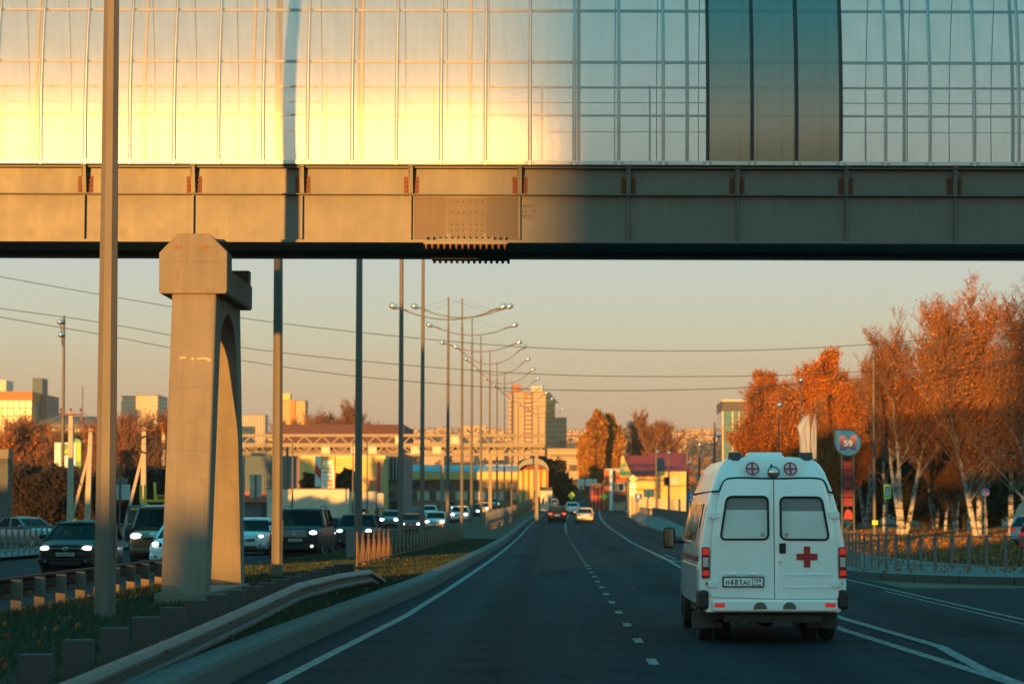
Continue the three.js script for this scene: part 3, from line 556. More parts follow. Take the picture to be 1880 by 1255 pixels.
// --- ordinary cars; the nose points to +z
function car(name, label, category, P) {
  const { L, W: Wd, H, hood, belt, paint, ws0, ws1, rr0, rr1, nose = hood - .16, clear = .2, wr = .31, group, detail = 1 } = P, hw = Wd / 2;
  const t = thing(name, label, category, [0, 0, 0], 0, group);
  const dim = paint[1] < .05, bodyM = P.bodyM ?? MP(...paint, dim ? .5 : .34, { specularIntensity: dim ? .6 : 1, clearcoat: dim ? .12 : .8, clearcoatRoughness: .12, metalness: dim ? 0 : P.metal ?? .2 });
  // body tub
  const zs = [-L / 2, -L / 2 + .06, -L / 2 + .25, rr0, ws0 - .5, ws0, ws0 + .25, L / 2 - .5, L / 2 - .2, L / 2 - .06, L / 2];
  const topY = [belt - .28, belt - .12, belt - .04, belt, belt, belt - .01, lerp(belt, hood, .55), hood - .02, hood - .09, nose, nose - .14], wid = [.8, .9, .96, 1, 1, 1, .99, .97, .93, .86, .76], low = [clear + .2, clear + .1, clear + .02, clear, clear, clear, clear, clear, clear + .02, clear + .06, clear + .14];
  const ring = (z, y1, w, y0) => { const x = hw * w, h = y1 - y0; const half = [[x * .82, y0], [x * .95, y0 + h * .08], [x * .99, y0 + h * .3], [x, y0 + h * .55], [x * .975, y0 + h * .8], [x * .93, y0 + h * .94], [x * .80, y1], [x * .4, y1 + .022]]; return [...half.map(([a, b]) => [a, b, z]), ...half.slice().reverse().map(([a, b]) => [-a, b, z])]; };
  const body = part('body', [loft(zs.map((z, i) => ring(z, topY[i], wid[i], low[i])), { crease: .55 })], bodyM, t);
  // cabin: roof, pillars, panes
  const bw = hw * .93, tw = hw * (P.tumble ?? .74), yr = H - .05, yb = belt - .01;
  const A0 = V(bw, yb, ws0), A1 = V(tw, yr, ws1), C0 = V(bw * .98, yb, rr0), C1 = V(tw, yr, rr1), B0 = V(bw, yb, (ws0 + rr0) / 2 - .05), B1 = V(tw, yr, (ws1 + rr1) / 2), mir = (v) => V(-v.x, v.y, v.z);
  part('roof', [loft([[rr1 - .06, .9, -.04], [rr1 + .05, 1, .0], [(rr1 + ws1) / 2, 1, .03], [ws1 - .05, 1, .0], [ws1 + .07, .93, -.045]].map(([z, w, dy]) => [[-tw * w - .03, yr - .02 + dy, z], [-tw * w * .9, yr + .035 + dy, z], [0, yr + .06 + dy, z], [tw * w * .9, yr + .035 + dy, z], [tw * w + .03, yr - .02 + dy, z], [0, yr - .02 + dy, z]]), { crease: .7 })], bodyM, t);
  for (const f of [(v) => v, mir]) part('pillar', [beam(f(A0), f(A1), .07, .05), beam(f(B0), f(B1), .08, .04), beam(f(C0), f(C1), .12, .07)], bodyM, t);
  const inset = (a, b, k) => a.clone().lerp(b, k);
  part('windscreen', [slab(mir(A0), A0, A1, mir(A1), .006)], mats.carGlass, t);
  part('rear_window', [slab(C0, mir(C0), mir(C1), C1, .006)], mats.glassDark, t);
  for (const f of [(v) => v, mir]) part('side_window', [slab(f(A0), f(B0), f(B1), f(A1), .006), slab(f(B0), f(C0), f(C1), f(B1), .006)], mats.carGlass, t);
  // inside
  part('interior', [box(bw * 1.8, .05, ws0 - rr0 - .2, 0, clear + .12, (ws0 + rr0) / 2), box(bw * 1.7, .22, .3, 0, belt - .12, ws0 - .22), box(bw * 1.7, yr - clear - .3, .06, 0, (yr + clear) / 2 - .05, rr0 + .35)], mats.interior, t);
  for (const s of [-1, 1]) part('seat', [rbox(.48, .14, .5, .05, s * .36, clear + .28, (ws0 + rr0) / 2 + .25), rbox(.46, .62, .14, .05, s * .36, clear + .62, (ws0 + rr0) / 2 - .04, -.15), rbox(.25, .17, .09, .03, s * .36, clear + 1.0, (ws0 + rr0) / 2 - .12)], mats.interior, t);
  // front
  const zf = L / 2, gy = P.grilleY ?? nose - .16;
  const bmp = part('front_bumper', [rbox(Wd * .9, .2, .16, .06, 0, clear + .21, zf - .07)], P.bumperM ?? bodyM, t);
  part('lower_intake', [rbox(Wd * .5, .09, .04, .02, 0, clear + .14, zf + .015)], mats.black, bmp);
  const gr = part('grille', [rbox(P.gw ?? Wd * .42, P.gh ?? .1, .05, .02, 0, gy, zf - .0)], mats.black, t);
  if (P.slats) for (let k = 0; k < P.slats; k++) part('slat', [rbox((P.gw ?? Wd * .42) * .94, .014, .02, .004, 0, gy - (P.gh ?? .1) * .42 + k * (P.gh ?? .1) * .84 / (P.slats - 1), zf + .026)], mats.chrome, gr);
  else part('trim_bar', [rbox((P.gw ?? Wd * .42) * 1.02, .018, .02, .005, 0, gy + (P.gh ?? .1) / 2, zf + .022)], mats.chrome, gr);
  if (P.emblem !== 0) part('emblem', [new THREE.TorusGeometry(.045, .012, 6, 14).scale(1.25, 1, 1).translate(0, gy + (P.emblemUp ?? .0), zf + .04)], mats.chrome, gr);
  const ly = P.lampY ?? nose - .08;
  for (const s of [-1, 1]) {
    const g = ext(roundPoly([[0, 0], [.30, .045], [.34, .15], [.26, .15], [.02, .09]], .03), .05, .008); g.scale(s, 1, 1);
    const shell = part('headlight', [tr(g, s * hw * .46, ly - .07, zf - .055, 0, s * .3)], M(.55, .55, .55, .12, { metalness: .5 }), t);
    part('bulb', [ball(P.bulb ?? .06, s * hw * .68, ly + .005, zf - .045, 1.75, .85, .8)], P.lit === 2 ? lampGlowCool : P.lit === 0 ? mats.chrome : lampGlow, shell);
    part('fog_light', [cyl(.045, .045, .03, s * hw * .66, clear + .22, zf + .02, 10, Math.PI / 2)], P.fog ? lampGlow : mats.chrome, bmp);
    const m = part('mirror', [rbox(.2, .13, .1, .045, s * (hw + .1), belt + .09, ws0 - .3)], P.mirrorM ?? bodyM, t);
    part('mirror_arm', [box(.12, .03, .05, s * (hw - .02), belt + .04, ws0 - .3)], mats.black, m);
  }
  if (P.plate) { const holder = part('plate_frame', [rbox(.55, .135, .02, .008, P.plateX ?? 0, P.plateY ?? clear + .3, zf + .025)], mats.black, t); printed('number_plate', plateTex(...P.plate), .52, .112, holder, [P.plateX ?? 0, P.plateY ?? clear + .3, zf + .038]); }
  // tail
  for (const s of [-1, 1]) part('tail_light', [rbox(P.tlw ?? .34, P.tlh ?? .16, .06, .03, s * hw * .72, belt - .2, -L / 2 + .03)], P.tail ?? tailGlow, t);
  part('rear_bumper', [rbox(Wd * .9, .24, .14, .05, 0, clear + .22, -L / 2 + .04)], bodyM, t);
  const rp = part('plate_frame', [rbox(.55, .135, .02, .008, 0, belt - .34, -L / 2 - .015)], mats.white, t);
  for (const s of [-1, 1]) for (const z of [L / 2 - .85, -L / 2 + .8]) wheel(t, s * (hw - .12), wr, z, wr, .2, P.rimM);
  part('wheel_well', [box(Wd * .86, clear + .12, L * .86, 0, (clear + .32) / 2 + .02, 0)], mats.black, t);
  if (P.rack) for (const s of [-1, 1]) part('roof_rail', [tube([V(s * tw * .92, yr + .02, rr1), V(s * tw * .92, yr + .1, rr1 + .15), V(s * tw * .92, yr + .1, ws1 - .3), V(s * tw * .92, yr + .02, ws1 - .15)], .02, 12, 6)], mats.darkMetal, t);
  return t;
}
const hatch = { L: 3.8, W: 1.67, H: 1.49, hood: .95, belt: .98, ws0: .95, ws1: .1, rr0: -1.75, rr1: -1.45 };
const sedan = { L: 4.45, W: 1.74, H: 1.5, hood: .94, belt: .97, ws0: .95, ws1: .1, rr0: -1.55, rr1: -1.0 };
const suvB = { L: 5.0, W: 1.97, H: 1.88, hood: 1.2, belt: 1.24, ws0: 1.05, ws1: .3, rr0: -2.35, rr1: -2.1, clear: .3, wr: .39 };
const crossB = { L: 4.65, W: 1.9, H: 1.66, hood: 1.05, belt: 1.08, ws0: 1.0, ws1: .2, rr0: -2.1, rr1: -1.75, clear: .24, wr: .36 };
/** the middle of the car's nose stands at px, d metres away */
const park = (o, px, d, P, turn = 0) => { o.position.set((px - VX) / F * d, gh(d) + .004, -d - P.L / 2); o.rotation.y = turn; return o; };

const getz = park(car('hatchback', 'black hatchback with two people inside, oncoming, beside the near lamp post', 'car', { ...hatch, paint: [.006, .007, .009], plate: ['T218TM', '59', 1], plateY: .6, lampY: .76, nose: .84, gh: .06, gw: .8, grilleY: .73, emblemUp: .02, bulb: .075, mirrorM: mats.black }), 121, 56.5, hatch);
for (const [s, what, c] of [[1, 'driver', [.10, .05, .05]], [-1, 'passenger', [.06, .06, .08]]]) seatedPerson(`${what} of the black hatchback in dark clothes, seen through its windscreen`, getz.position.x - s * .36, .52, getz.position.z - .12, c);
part('windscreen_ornament', [ball(.03, .02, 1.3, .2), ball(.025, .03, 1.22, .24), bar(V(.02, 1.4, .15), V(.03, 1.15, .26), .006)], M(.7, .5, .3, .6), getz);

const silver = [.42, .44, .45];
const logan = park(car('sedan', 'silver sedan oncoming between the bridge pier and the second lamp post', 'car', { ...sedan, paint: silver, lampY: .77, fog: 0 }), 452, 84, sedan);
seatedPerson('driver of the silver sedan in a grey jacket, behind its windscreen', logan.position.x - .36, .5, logan.position.z - .1, [.2, .2, .21]);
park(car('sedan', 'white car half hidden by the bridge pier, headlights lit', 'car', { ...sedan, paint: [.75, .75, .74], metal: 0, lit: 2, lampY: .8 }), 322, 62, sedan);
const lex = { ...suvB, paint: [.010, .012, .016], plate: ['A343MM', '159', 1], plateY: .74, plateX: .05, gw: .95, gh: .26, slats: 6, grilleY: .98, lampY: 1.0, nose: 1.14, lit: 2, bulb: .085, fog: 1, rack: 1, mirrorM: mats.black };
const lexus = park(car('off_roader', 'large black off-roader with chrome grille and bright headlights, oncoming', 'car', lex), 540, 75, suvB);
seatedPerson('driver of the black off-roader in dark clothes, behind its windscreen', lexus.position.x - .4, .78, lexus.position.z + .1, [.05, .05, .06]);
const audi = { ...crossB, paint: [.012, .02, .028], gw: .62, gh: .32, grilleY: .72, lampY: .9, lit: 2, bulb: .07, nose: .96 };
const q5 = park(car('crossover', 'dark crossover with slim white headlights, oncoming behind the third lamp post', 'car', audi), 650, 94, crossB);
seatedPerson('driver of the dark crossover wearing red, behind its windscreen', q5.position.x + .38, .6, q5.position.z, [.45, .05, .05]);
park(car('hatchback', 'dark car following the black off-roader, one headlight showing', 'car', { ...hatch, paint: [.02, .022, .025] }), 592, 102, hatch);
const farCars = [
  ['sedan', 'dark blue sedan oncoming right beside the fourth lamp post', sedan, [.015, .03, .05], 754, 150, 1],
  ['sedan', 'silver sedan oncoming between the fifth and sixth lamp posts', sedan, silver, 798, 164, 1],
  ['sedan', 'grey sedan in the far oncoming lane left of the fourth lamp post', sedan, [.12, .13, .14], 714, 176, 2],
  ['crossover', 'white crossover oncoming beyond the sixth lamp post', crossB, [.6, .6, .6], 843, 205, 2],
  ['sedan', 'white sedan in the far oncoming queue, left of the sixth lamp post', sedan, [.55, .55, .55], 786, 228, 1],
  ['hatchback', 'dark hatchback in the oncoming queue behind the lamp row', hatch, [.03, .03, .03], 868, 240, 2],
  ['sedan', 'small beige sedan in the oncoming queue, lit headlights', sedan, [.35, .28, .2], 886, 262, 1],
  ['crossover', 'dark crossover in the oncoming queue behind the silver sedan', crossB, [.02, .03, .035], 822, 262, 2],
  ['sedan', 'grey sedan far off where the lamp row ends', sedan, [.2, .2, .2], 906, 305, 1],
];
for (const [n, label, S, paint, px, d, lit] of farCars) park(car(n, label, 'car', { ...S, paint, lit, bulb: .1 }), px, d, S);
// ahead in our direction: seen from behind
const brake = M(.5, .02, .02, .25, { emissive: C(1, .06, .03), emissiveIntensity: 1.2 });
for (const [n, label, S, paint, px, d] of [
  ['crossover', 'black car far ahead in the left lane with red tail lights', { ...crossB, tail: brake }, [.012, .012, .014], 1023, 205],
  ['sedan', 'beige sedan far ahead in the right lane, its back catching the sun', sedan, [.55, .45, .32], 1074, 203],
  ['sedan', 'white car far ahead between the black car and the beige sedan', sedan, [.6, .58, .54], 1051, 262],
  ['sedan', 'orange-lit car farthest ahead in the left lane', sedan, [.5, .35, .2], 1014, 300],
  ['sedan', 'pale car parked far off left of the road, past the lamp row', sedan, [.5, .5, .48], 986, 320],
]) { const o = car(n, label, 'car', { ...S, paint }); o.position.set((px - VX) / F * d, gh(d) + .004, -d - S.L / 2); o.rotation.y = Math.PI; }
park(car('sedan', 'pale sedan parked behind the railing at the far left', 'car', { ...sedan, paint: [.14, .16, .17], lit: 0 }), 30, 100, sedan).rotation.y = .9;
{ const o = car('hatchback', 'red car cut off by the right edge of the picture, behind the railing', 'car', { ...hatch, paint: [.5, .02, .02], lit: 0 }); o.position.set(19.5, .13, -78); o.rotation.y = 2.2; }
{ const o = car('hatchback', 'blue-grey car parked beyond the red car at the right edge', 'car', { ...hatch, paint: [.2, .3, .36], lit: 0 }); o.position.set(24.3, .13, -102); o.rotation.y = 2.4; }

// --- the copper van behind the white car
{
  const d = 70, S = { L: 4.9, W: 1.97, H: 1.98, hood: 1.16, belt: 1.2, ws0: 1.75, ws1: 1.0, rr0: -2.4, rr1: -2.35, clear: .24, wr: .33, tumble: .84 };
  const o = park(car('van', 'copper-brown van behind the white car, headlight lit', 'van', { ...S, paint: [.20, .085, .035], lampY: .94, grilleY: .86, bulb: .11 }), 286, d, S);
  // yellow frame on a lorry standing behind the van
  const q = at(280, 910, 86), t = thing('crane_lorry', 'lorry with a yellow lifting frame, behind the copper van', 'lorry', [q.x, 0, -86]), Yp = (py) => at(280, py, 86).y, Xp = (px) => at(px, 910, 86).x - q.x;
  part('chassis', [box(2.3, .5, 6, 0, .8, -3), box(2.2, .5, 5, 0, 1.3, -3.2)], mats.black, t);
  part('cab', [rbox(2.2, 1.1, 1.6, .12, 0, 1.5, -.9)], M(.05, .06, .07, .5), t);
  const f = part('frame', [beam(V(Xp(256), Yp(919), 0), V(Xp(330), Yp(919), 0), .1, .09), beam(V(Xp(198 + 42), Yp(934), 0), V(Xp(330), Yp(934), 0), .1, .08), beam(V(Xp(258), Yp(919), 0), V(Xp(258), Yp(890), 0), .1, .09), beam(V(Xp(266), Yp(919), 0), V(Xp(266), Yp(890), 0), .1, .09), beam(V(Xp(285), Yp(919), 0), V(Xp(283), Yp(885), 0), .1, .08), beam(V(Xp(266), Yp(921), 0), V(Xp(275), Yp(933), 0), .06, .06)], mats.yellow, t);
  for (let k = 0; k < 4; k++) part('roller', [cyl(.11, .11, .12, Xp(289 + k * 5), Yp(913), .02, 10, Math.PI / 2)], mats.yellow, f);
  for (const s of [-1, 1]) for (const z of [-.9, -4.6]) wheel(t, s * .95, .45, z, .45, .26);
}

// ---------------------------------------------------------------- the ambulance
{
  const d = 27.6, S = F / d, t = thing('ambulance', 'white ambulance van with red crosses seen from behind', 'ambulance', [(1419 - VX) / S, .004, -d]);
  const X = (cx) => (cx * .3746 - 199) / S, Y = (cy) => (441 - .3746 * cy) / S;                 // from the enlarged view of the van to metres
  const white = MP(.86, .92, .91, .30, { clearcoat: 1, clearcoatRoughness: .06, map: dataTex(256, (u, v) => .86 + .14 * fbm(u, v, 4, 6, 91) - (hash(u * 256, v * 256, 92) > .985 ? .12 : 0), { size: 1.9 }) });
  const zr = (y) => -(y > 1.25 ? (y - 1.25) ** 2 * .11 : 0) - (y > 2.2 ? (y - 2.2) * .35 : 0);    // lean of the back wall
  const lean = (g) => { const q = g.index ? g.toNonIndexed() : g, p = q.attributes.position; for (let i = 0; i < p.count; i++) p.setZ(i, p.getZ(i) + zr(p.getY(i))); q.computeVertexNormals(); return q; };
  // shell: outline of the back carried forward
  const right = [[.90, .42], [.975, .50], [.985, .80], [.985, 1.03], [.955, 1.35], [.885, 1.73], [.80, 2.06], [.72, 2.28], [.655, 2.39], [.56, 2.465], [.3, 2.49]];
  const outline = [...right, ...right.slice().reverse().map(([x, y]) => [-x, y])];
  const ring = (z, sx, sy, front = 0) => outline.map(([x, y]) => { let yy = .42 + (y - .42) * sy; return [x * sx, yy, z + zr(y) * (z > -.5 ? 1 : 0)]; });
  part('body', [loft([ring(0, .965, .985), ring(-.02, .985, .995), ring(-.07, 1, 1), ring(-.6, 1.0, 1), ring(-2, 1.0, 1), ring(-3.4, 1.0, 1), ring(-3.9, .99, .955), ring(-4.2, .97, .86), ring(-4.75, .95, .52), ring(-5.2, .93, .43), ring(-5.45, .85, .36)], { crease: .5 })], white, t);
  const doorPts = (s) => s < 0 ? [[X(222), Y(945)], [X(533), Y(955)], [X(533), Y(377)], [X(300), Y(377)], [X(272), Y(440)], [X(232), Y(640)]] : [[X(541), Y(955)], [X(848), Y(955)], [X(838), Y(650)], [X(800), Y(440)], [X(778), Y(377)], [X(541), Y(377)]];
  const winPts = (s) => s < 0 ? [[X(272), Y(668)], [X(507), Y(668)], [X(507), Y(459)], [X(306), Y(459)]] : [[X(568), Y(668)], [X(804), Y(670)], [X(770), Y(462)], [X(568), Y(462)]];
  const shut = (g) => lean(g);
  for (const s of [-1, 1]) {
    const shape = roundPoly(doorPts(s), s < 0 ? [.05, .012, .012, .06, .1, .1] : [.012, .05, .1, .1, .06, .012]);
    shape.holes.push(new THREE.Path(roundPoly(winPts(s).map(([x, y]) => [x, y]), .07).getPoints(6)));
    const grid = ext(shape, .022, .006, 6);
    const door = part('rear_door', [shut(tr(grid, 0, 0, .012))], white, t, s < 0 ? 'left rear door with number plate' : 'right rear door with red cross');
    // seal, pane, film
    const ringPts = roundPoly(winPts(s), .075).getSpacedPoints(60).slice(0, -1).map((p) => V(p.x, p.y, .042 + zr(p.y)));
    part('window_seal', [tube(ringPts, .016, 90, 6, true)], mats.rubber, door);
    const paneS = roundPoly(winPts(s), .07);
    part('window_pane', [shut(tr(new THREE.ShapeGeometry(paneS, 6), 0, 0, .034))], MP(.88, .92, .92, .03, { transmission: 1, ior: 1.45 }), door);
    const ys = Y(s < 0 ? 524 : 530), wx = winPts(s), lx = wx[0][0] + .01, rx = wx[1][0] - .01;
    part('frosted_film', [shut(box(rx - lx, ys - Y(668), .006, (lx + rx) / 2, (ys + Y(668)) / 2, .024))], M(.74, .80, .79, .55, { map: mottle }), door);
    part('window_blind', [shut(box(rx - lx, Y(459) - ys, .006, (lx + rx) / 2, (ys + Y(459)) / 2, .018))], M(.10, .15, .16, .5), door);
    part('sticker', [box(.05, .05, .003, s < 0 ? X(480) : X(597), Y(645), .030 + zr(1.4))], M(.35, .34, .2, .7), door);
    for (const cy of [550, 884]) {
      const hx = s < 0 ? X(cy === 550 ? 240 : 234) : X(cy === 550 ? 832 : 838), hy = Y(cy);
      const hg = part('hinge', [rbox(.13, .085, .035, .01, hx, hy, .045 + zr(hy)), cyl(.02, .02, .1, hx - s * .0, hy, .06 + zr(hy), 8)], white, door);
    }
  }
  part('door_gap', [lean(box(.012, Y(377) - Y(955), .006, X(537), (Y(377) + Y(955)) / 2, .022))], mats.black, t);
  part('door_handle', [lean(rbox(.088, .135, .02, .012, X(576), Y(711), .048)), lean(rbox(.045, .11, .03, .012, X(567), Y(711), .052))], mats.black, t);
  part('keyhole', [cyl(.014, .014, .02, X(562), Y(776), .045, 10, Math.PI / 2)], mats.chrome, t);
  // gutter line over the doors and along the sides
  const gut = [[165, 470], [200, 452], [270, 433], [287, 395], [305, 374], [540, 371], [775, 375], [792, 395], [805, 436], [838, 439]].map(([a, b]) => V(X(a), Y(b), .03 + zr(Y(b)) - (a < 230 ? (230 - a) * .012 : 0)));
  part('gutter', [tube(gut.slice(2, 9), .013, 60, 6), bar(V(-.80, Y(434), -.02), V(-.815, Y(434) - .01, -3.4), .014, .014, 6), bar(V(-.80, Y(434), -.02), gut[2], .013, .013, 6), bar(V(.81, Y(438), -.02), V(.815, Y(438), -3.4), .014, .014, 6), bar(V(.82, Y(438), -.02), gut[8], .013, .013, 6)], mats.rubber, t);
  // pressed recesses: plate and lower right panel
  const frameOf = (x0, x1, y0, y1, r, z) => { const o = roundPoly([[x0, y0], [x1, y0], [x1, y1], [x0, y1]], .04), i = new THREE.Path(roundPoly([[x0 + r, y0 + r], [x1 - r, y0 + r], [x1 - r, y1 - r], [x0 + r, y1 - r]], .035).getPoints(5)); o.holes.push(i); return lean(tr(ext(o, .006, .005), 0, 0, z)); };
  part('pressed_panel', [frameOf(X(575), X(830), Y(905), Y(836), .02, .035)], white, t);
  const pl = part('plate_recess', [frameOf(X(268), X(497), Y(908), Y(832), .022, .035), rbox(.06, .03, .04, .01, X(335), Y(838), .055), rbox(.06, .03, .04, .01, X(432), Y(838), .055)], white, t);
  const pf = part('plate_frame', [rbox(X(485) - X(281), Y(848) - Y(902), .022, .01, X(383), Y(875), .05)], mats.black, t);
  printed('number_plate', plateTex('H481AC', '159'), X(481) - X(285), Y(852) - Y(897), pf, [X(383), Y(875), .0625]);
  // red crosses
  const cross = (s, w) => poly([[-w, -s], [w, -s], [w, -w], [s, -w], [s, w], [w, w], [w, s], [-w, s], [-w, w], [-s, w], [-s, -w], [-w, -w]]);
  const redV = M(.42, .012, .02, .45);
  part('red_cross', [tr(ext(cross(.139, .043), .004), X(695), Y(753), .0425)], redV, t);
  for (const cx of [437, 624]) part('cross_emblem', [lean(tr(ext(cross(.075, .014), .004), X(cx), Y(322), .022)), lean(tr(new THREE.TorusGeometry(.082, .0105, 6, 40).scale(1, 1, .4), X(cx), Y(322), .024))], redV, t);
  // work lamp, beacons, hatch
  const wl = part('work_lamp', [cyl(.075, .085, .09, X(538), Y(340), .03 + zr(2.28), 18, Math.PI / 2), box(.03, .1, .03, X(530), Y(318), .0 + zr(2.3))], mats.darkMetal, t);
  part('lamp_glass', [ball(.072, X(538), Y(340), .075 + zr(2.28), 1, 1, .35, 14)], M(.5, .5, .5, .1, { metalness: .8 }), wl);
  for (const cx of [358, 711]) part('beacon', [cyl(.098, .088, .10, X(cx), 2.50, -.35, 16), cyl(.1, .1, .02, X(cx), 2.45, -.35, 16)], M(.008, .035, .07, .3), t);
  part('roof_hatch', [rbox(.46, .07, .46, .025, X(515), 2.525, -.75), rbox(.5, .03, .5, .01, X(515), 2.50, -.75)], white, t);
  // lights
  for (const s of [-1, 1]) {
    const x = s < 0 ? X(200) : X(871), l = part('tail_light', [lean(rbox(.105, Y(705) - Y(857), .07, .02, x, Y(781), .0))], M(.16, .012, .015, .2), t);
    part('brake_lens', [lean(rbox(.085, .085, .02, .012, x, Y(728), .034)), lean(rbox(.085, .07, .02, .012, x, Y(833), .034))], tailGlow, l);
    part('reverse_lens', [lean(rbox(.075, .13, .02, .012, x, Y(780), .034))], M(.5, .5, .5, .15, { metalness: .3 }), l);
    part('side_cap', [cyl(.018, .018, .02, s < 0 ? X(208) : X(862), Y(883), .01, 10, Math.PI / 2)], mats.black, l);
    part('corner_guard', [rbox(.14, .26, .55, .05, s * .93, .585, -.22)], mats.black, t);
  }
  // bumper
  const bm = part('rear_bumper', [rbox(X(842) - X(230), Y(960) - Y(1020), .17, .03, X(536), Y(990), .0)], white, t);
  for (const cx of [266, 806]) part('reflector', [rbox(.135, .058, .02, .008, X(cx), Y(987), .085)], tailGlow, bm);
  for (const cx of [464, 607]) { const o = new THREE.Shape(); o.absarc(0, 0, .085, 0, Math.PI); part('step_recess', [tr(ext(o, .012, .004, 10), X(cx), Y(1005), .082)], M(.09, .09, .09, .4), bm); }
  // underside and wheels
  part('underside', [box(1.7, .16, 4.6, 0, .40, -2.5), box(1.3, .1, .3, 0, .33, -.2), ...[-.5, -.28, .32, .5].map((x) => box(.09, .1, .2, x, .30, -.2)), cyl(.035, .035, .8, -.55, .28, -.35, 8, Math.PI / 2)], mats.black, t);
  part('rear_axle', [cyl(.055, .055, 1.5, 0, .34, -1.05, 10, 0, 0, Math.PI / 2), ball(.17, .0, .34, -1.05, 1, 1, 1, 12)], mats.black, t);
  for (const s of [-1, 1]) { for (const o of [.60, .84]) wheel(t, s * o, .345, -1.05, .345, .19, mats.darkMetal); wheel(t, s * .85, .345, -4.1, .345, .19, mats.darkMetal); part('mud_flap', [rbox(.42, .23, .012, .005, s < 0 ? X(224) : X(799), Y(1072), -.62)], M(.07, .07, .07, .8, { map: mottle }), t); }
  // left side: windows, mirror, mouldings
  part('side_window', [slab([-.90, 1.35, -1.2], [-.905, 1.35, -2.1], [-.80, 1.86, -2.1], [-.80, 1.86, -1.2], -.006), slab([-.90, 1.35, -2.25], [-.905, 1.35, -3.2], [-.80, 1.86, -3.15], [-.80, 1.86, -2.25], -.006)].map((g) => g.translate(-.06, 0, 0)), mats.glassDark, t);
  part('cab_window', [slab([-.905, 1.3, -3.4], [-.90, 1.3, -4.15], [-.80, 1.80, -3.75], [-.80, 1.84, -3.4], -.006).translate(-.06, 0, 0)], mats.glassDark, t);
  part('side_vent', [box(.012, .34, .1, -.925, 1.7, -.35, 0, 0, -.2)], mats.black, t);
  part('side_moulding', [box(.03, .05, 3.2, -.99, 1.0, -1.8)], white, t);
  part('side_stripe', [box(.01, .07, 3.4, -.988, 1.12, -2)], M(.16, .02, .02, .5), t);
  for (const s of [-1, 1]) { const q = part('mirror', [rbox(.18, .32, .11, .05, s * 1.17, 1.36, -3.75)], mats.black, t); part('mirror_glass', [rbox(.14, .27, .01, .004, s * 1.17, 1.36, -3.692)], M(.10, .13, .14, .08, { metalness: 1 }), q); part('mirror_arm', [bar(V(s * .92, 1.3, -3.85), V(s * 1.12, 1.3, -3.77), .022)], mats.black, q); }
  part('windscreen', [slab([-.84, 1.42, -4.66], [.84, 1.42, -4.66], [.74, 2.1, -4.02], [-.74, 2.1, -4.02], .01)], mats.glassDark, t);
}

// ---------------------------------------------------------------- trees
/** skeleton of a tree: limbs as tapered bars, and the places of its leaves */
function grow({ H, r, forks = 1, splay = .3, levels = 4, kids = 4, leaf = 0, droop = 0, up = .5, first = .25, lenK = .62, seedN = 1, leafSize = .2, side = 5, wide = 1, leafFrom = 2, leafSpread = .3 }) {
  seed(seedN);
  const woods = [], leaves = [], q = new THREE.Quaternion();
  const limb = (p, dir, len, rad, lev) => {
    const n = lev === 0 ? 6 : lev < 2 ? 4 : 3; let a = p.clone(), d = dir.clone(), ra = rad; const pts = [a.clone()];
    for (let k = 1; k <= n; k++) {
      d.x += rr(-.14, .14) * (lev ? 1 : .35); d.z += rr(-.14, .14) * (lev ? 1 : .35); d.y += lev ? (up - droop * lev) * .10 : .05; d.normalize();
      const b = a.clone().addScaledVector(d, len / n), rb = rad * (1 - .78 * k / n);
      woods.push([a, b, ra, rb, lev]); pts.push(b.clone());
      if (lev < levels) {
        const m = lev === 0 ? (k / n < first ? 0 : kids) : k >= 1 ? Math.max(1, Math.round(kids * .55)) : 0;
        for (let c = 0; c < m; c++) {
          const az = rr(0, 6.2832), s = rr(.5, 1.0) * wide, nd = d.clone().multiplyScalar(lev === 0 ? rr(.55, .95) : rr(.4, .8)).add(V(Math.cos(az) * s, rr(-.05, .35) + up * .4, Math.sin(az) * s)).normalize();
          const L = (lev === 0 ? H * .36 * (1.15 - .7 * k / n) : len * lenK) * rr(.75, 1.15);
          limb(a.clone().lerp(b, rnd()), nd, L, Math.max(.008, Math.min(ra * .55, rad * .42)), lev + 1);
        }
      }
      if (leaf && lev >= leafFrom) { const m = leaf * (lev === levels ? 1 : .5); for (let c = 0; c < m; c++) if (rnd() < m - Math.floor(m) || c < Math.floor(m)) { const u = a.clone().lerp(b, rnd()); leaves.push([u.x + rr(-1, 1) * leafSpread, u.y + rr(-1, .8) * leafSpread, u.z + rr(-1, 1) * leafSpread, rr(.6, 1.4) * leafSize]); } }
      a = b; ra = rb;
    }
  };
  for (let f = 0; f < forks; f++) { const az = f / forks * 6.28 + rr(-.4, .4), s = forks > 1 ? splay * rr(.6, 1.2) : .04; limb(V(Math.cos(az) * r * .5 * (forks > 1), 0, Math.sin(az) * r * .5 * (forks > 1)), V(Math.cos(az) * s, 1, Math.sin(az) * s).normalize(), H * rr(.8, 1) * .9, r * (forks > 1 ? .75 : 1), 0); }
  return { woods, leaves };
}
const leafGeo = (() => { const g = new THREE.BufferGeometry(); g.setAttribute('position', new THREE.Float32BufferAttribute([-.5, -.35, 0, .5, -.3, .1, .45, .4, 0, -.5, -.35, 0, .45, .4, 0, -.4, .45, .14, .1, -.6, -.2, .3, .0, .3, -.1, .55, -.1], 3)); g.computeVertexNormals(); return metreUV(g); })();
const tmpM = new THREE.Matrix4(), tmpQ = new THREE.Quaternion(), tmpE = new THREE.Euler(), tmpC = new THREE.Color();
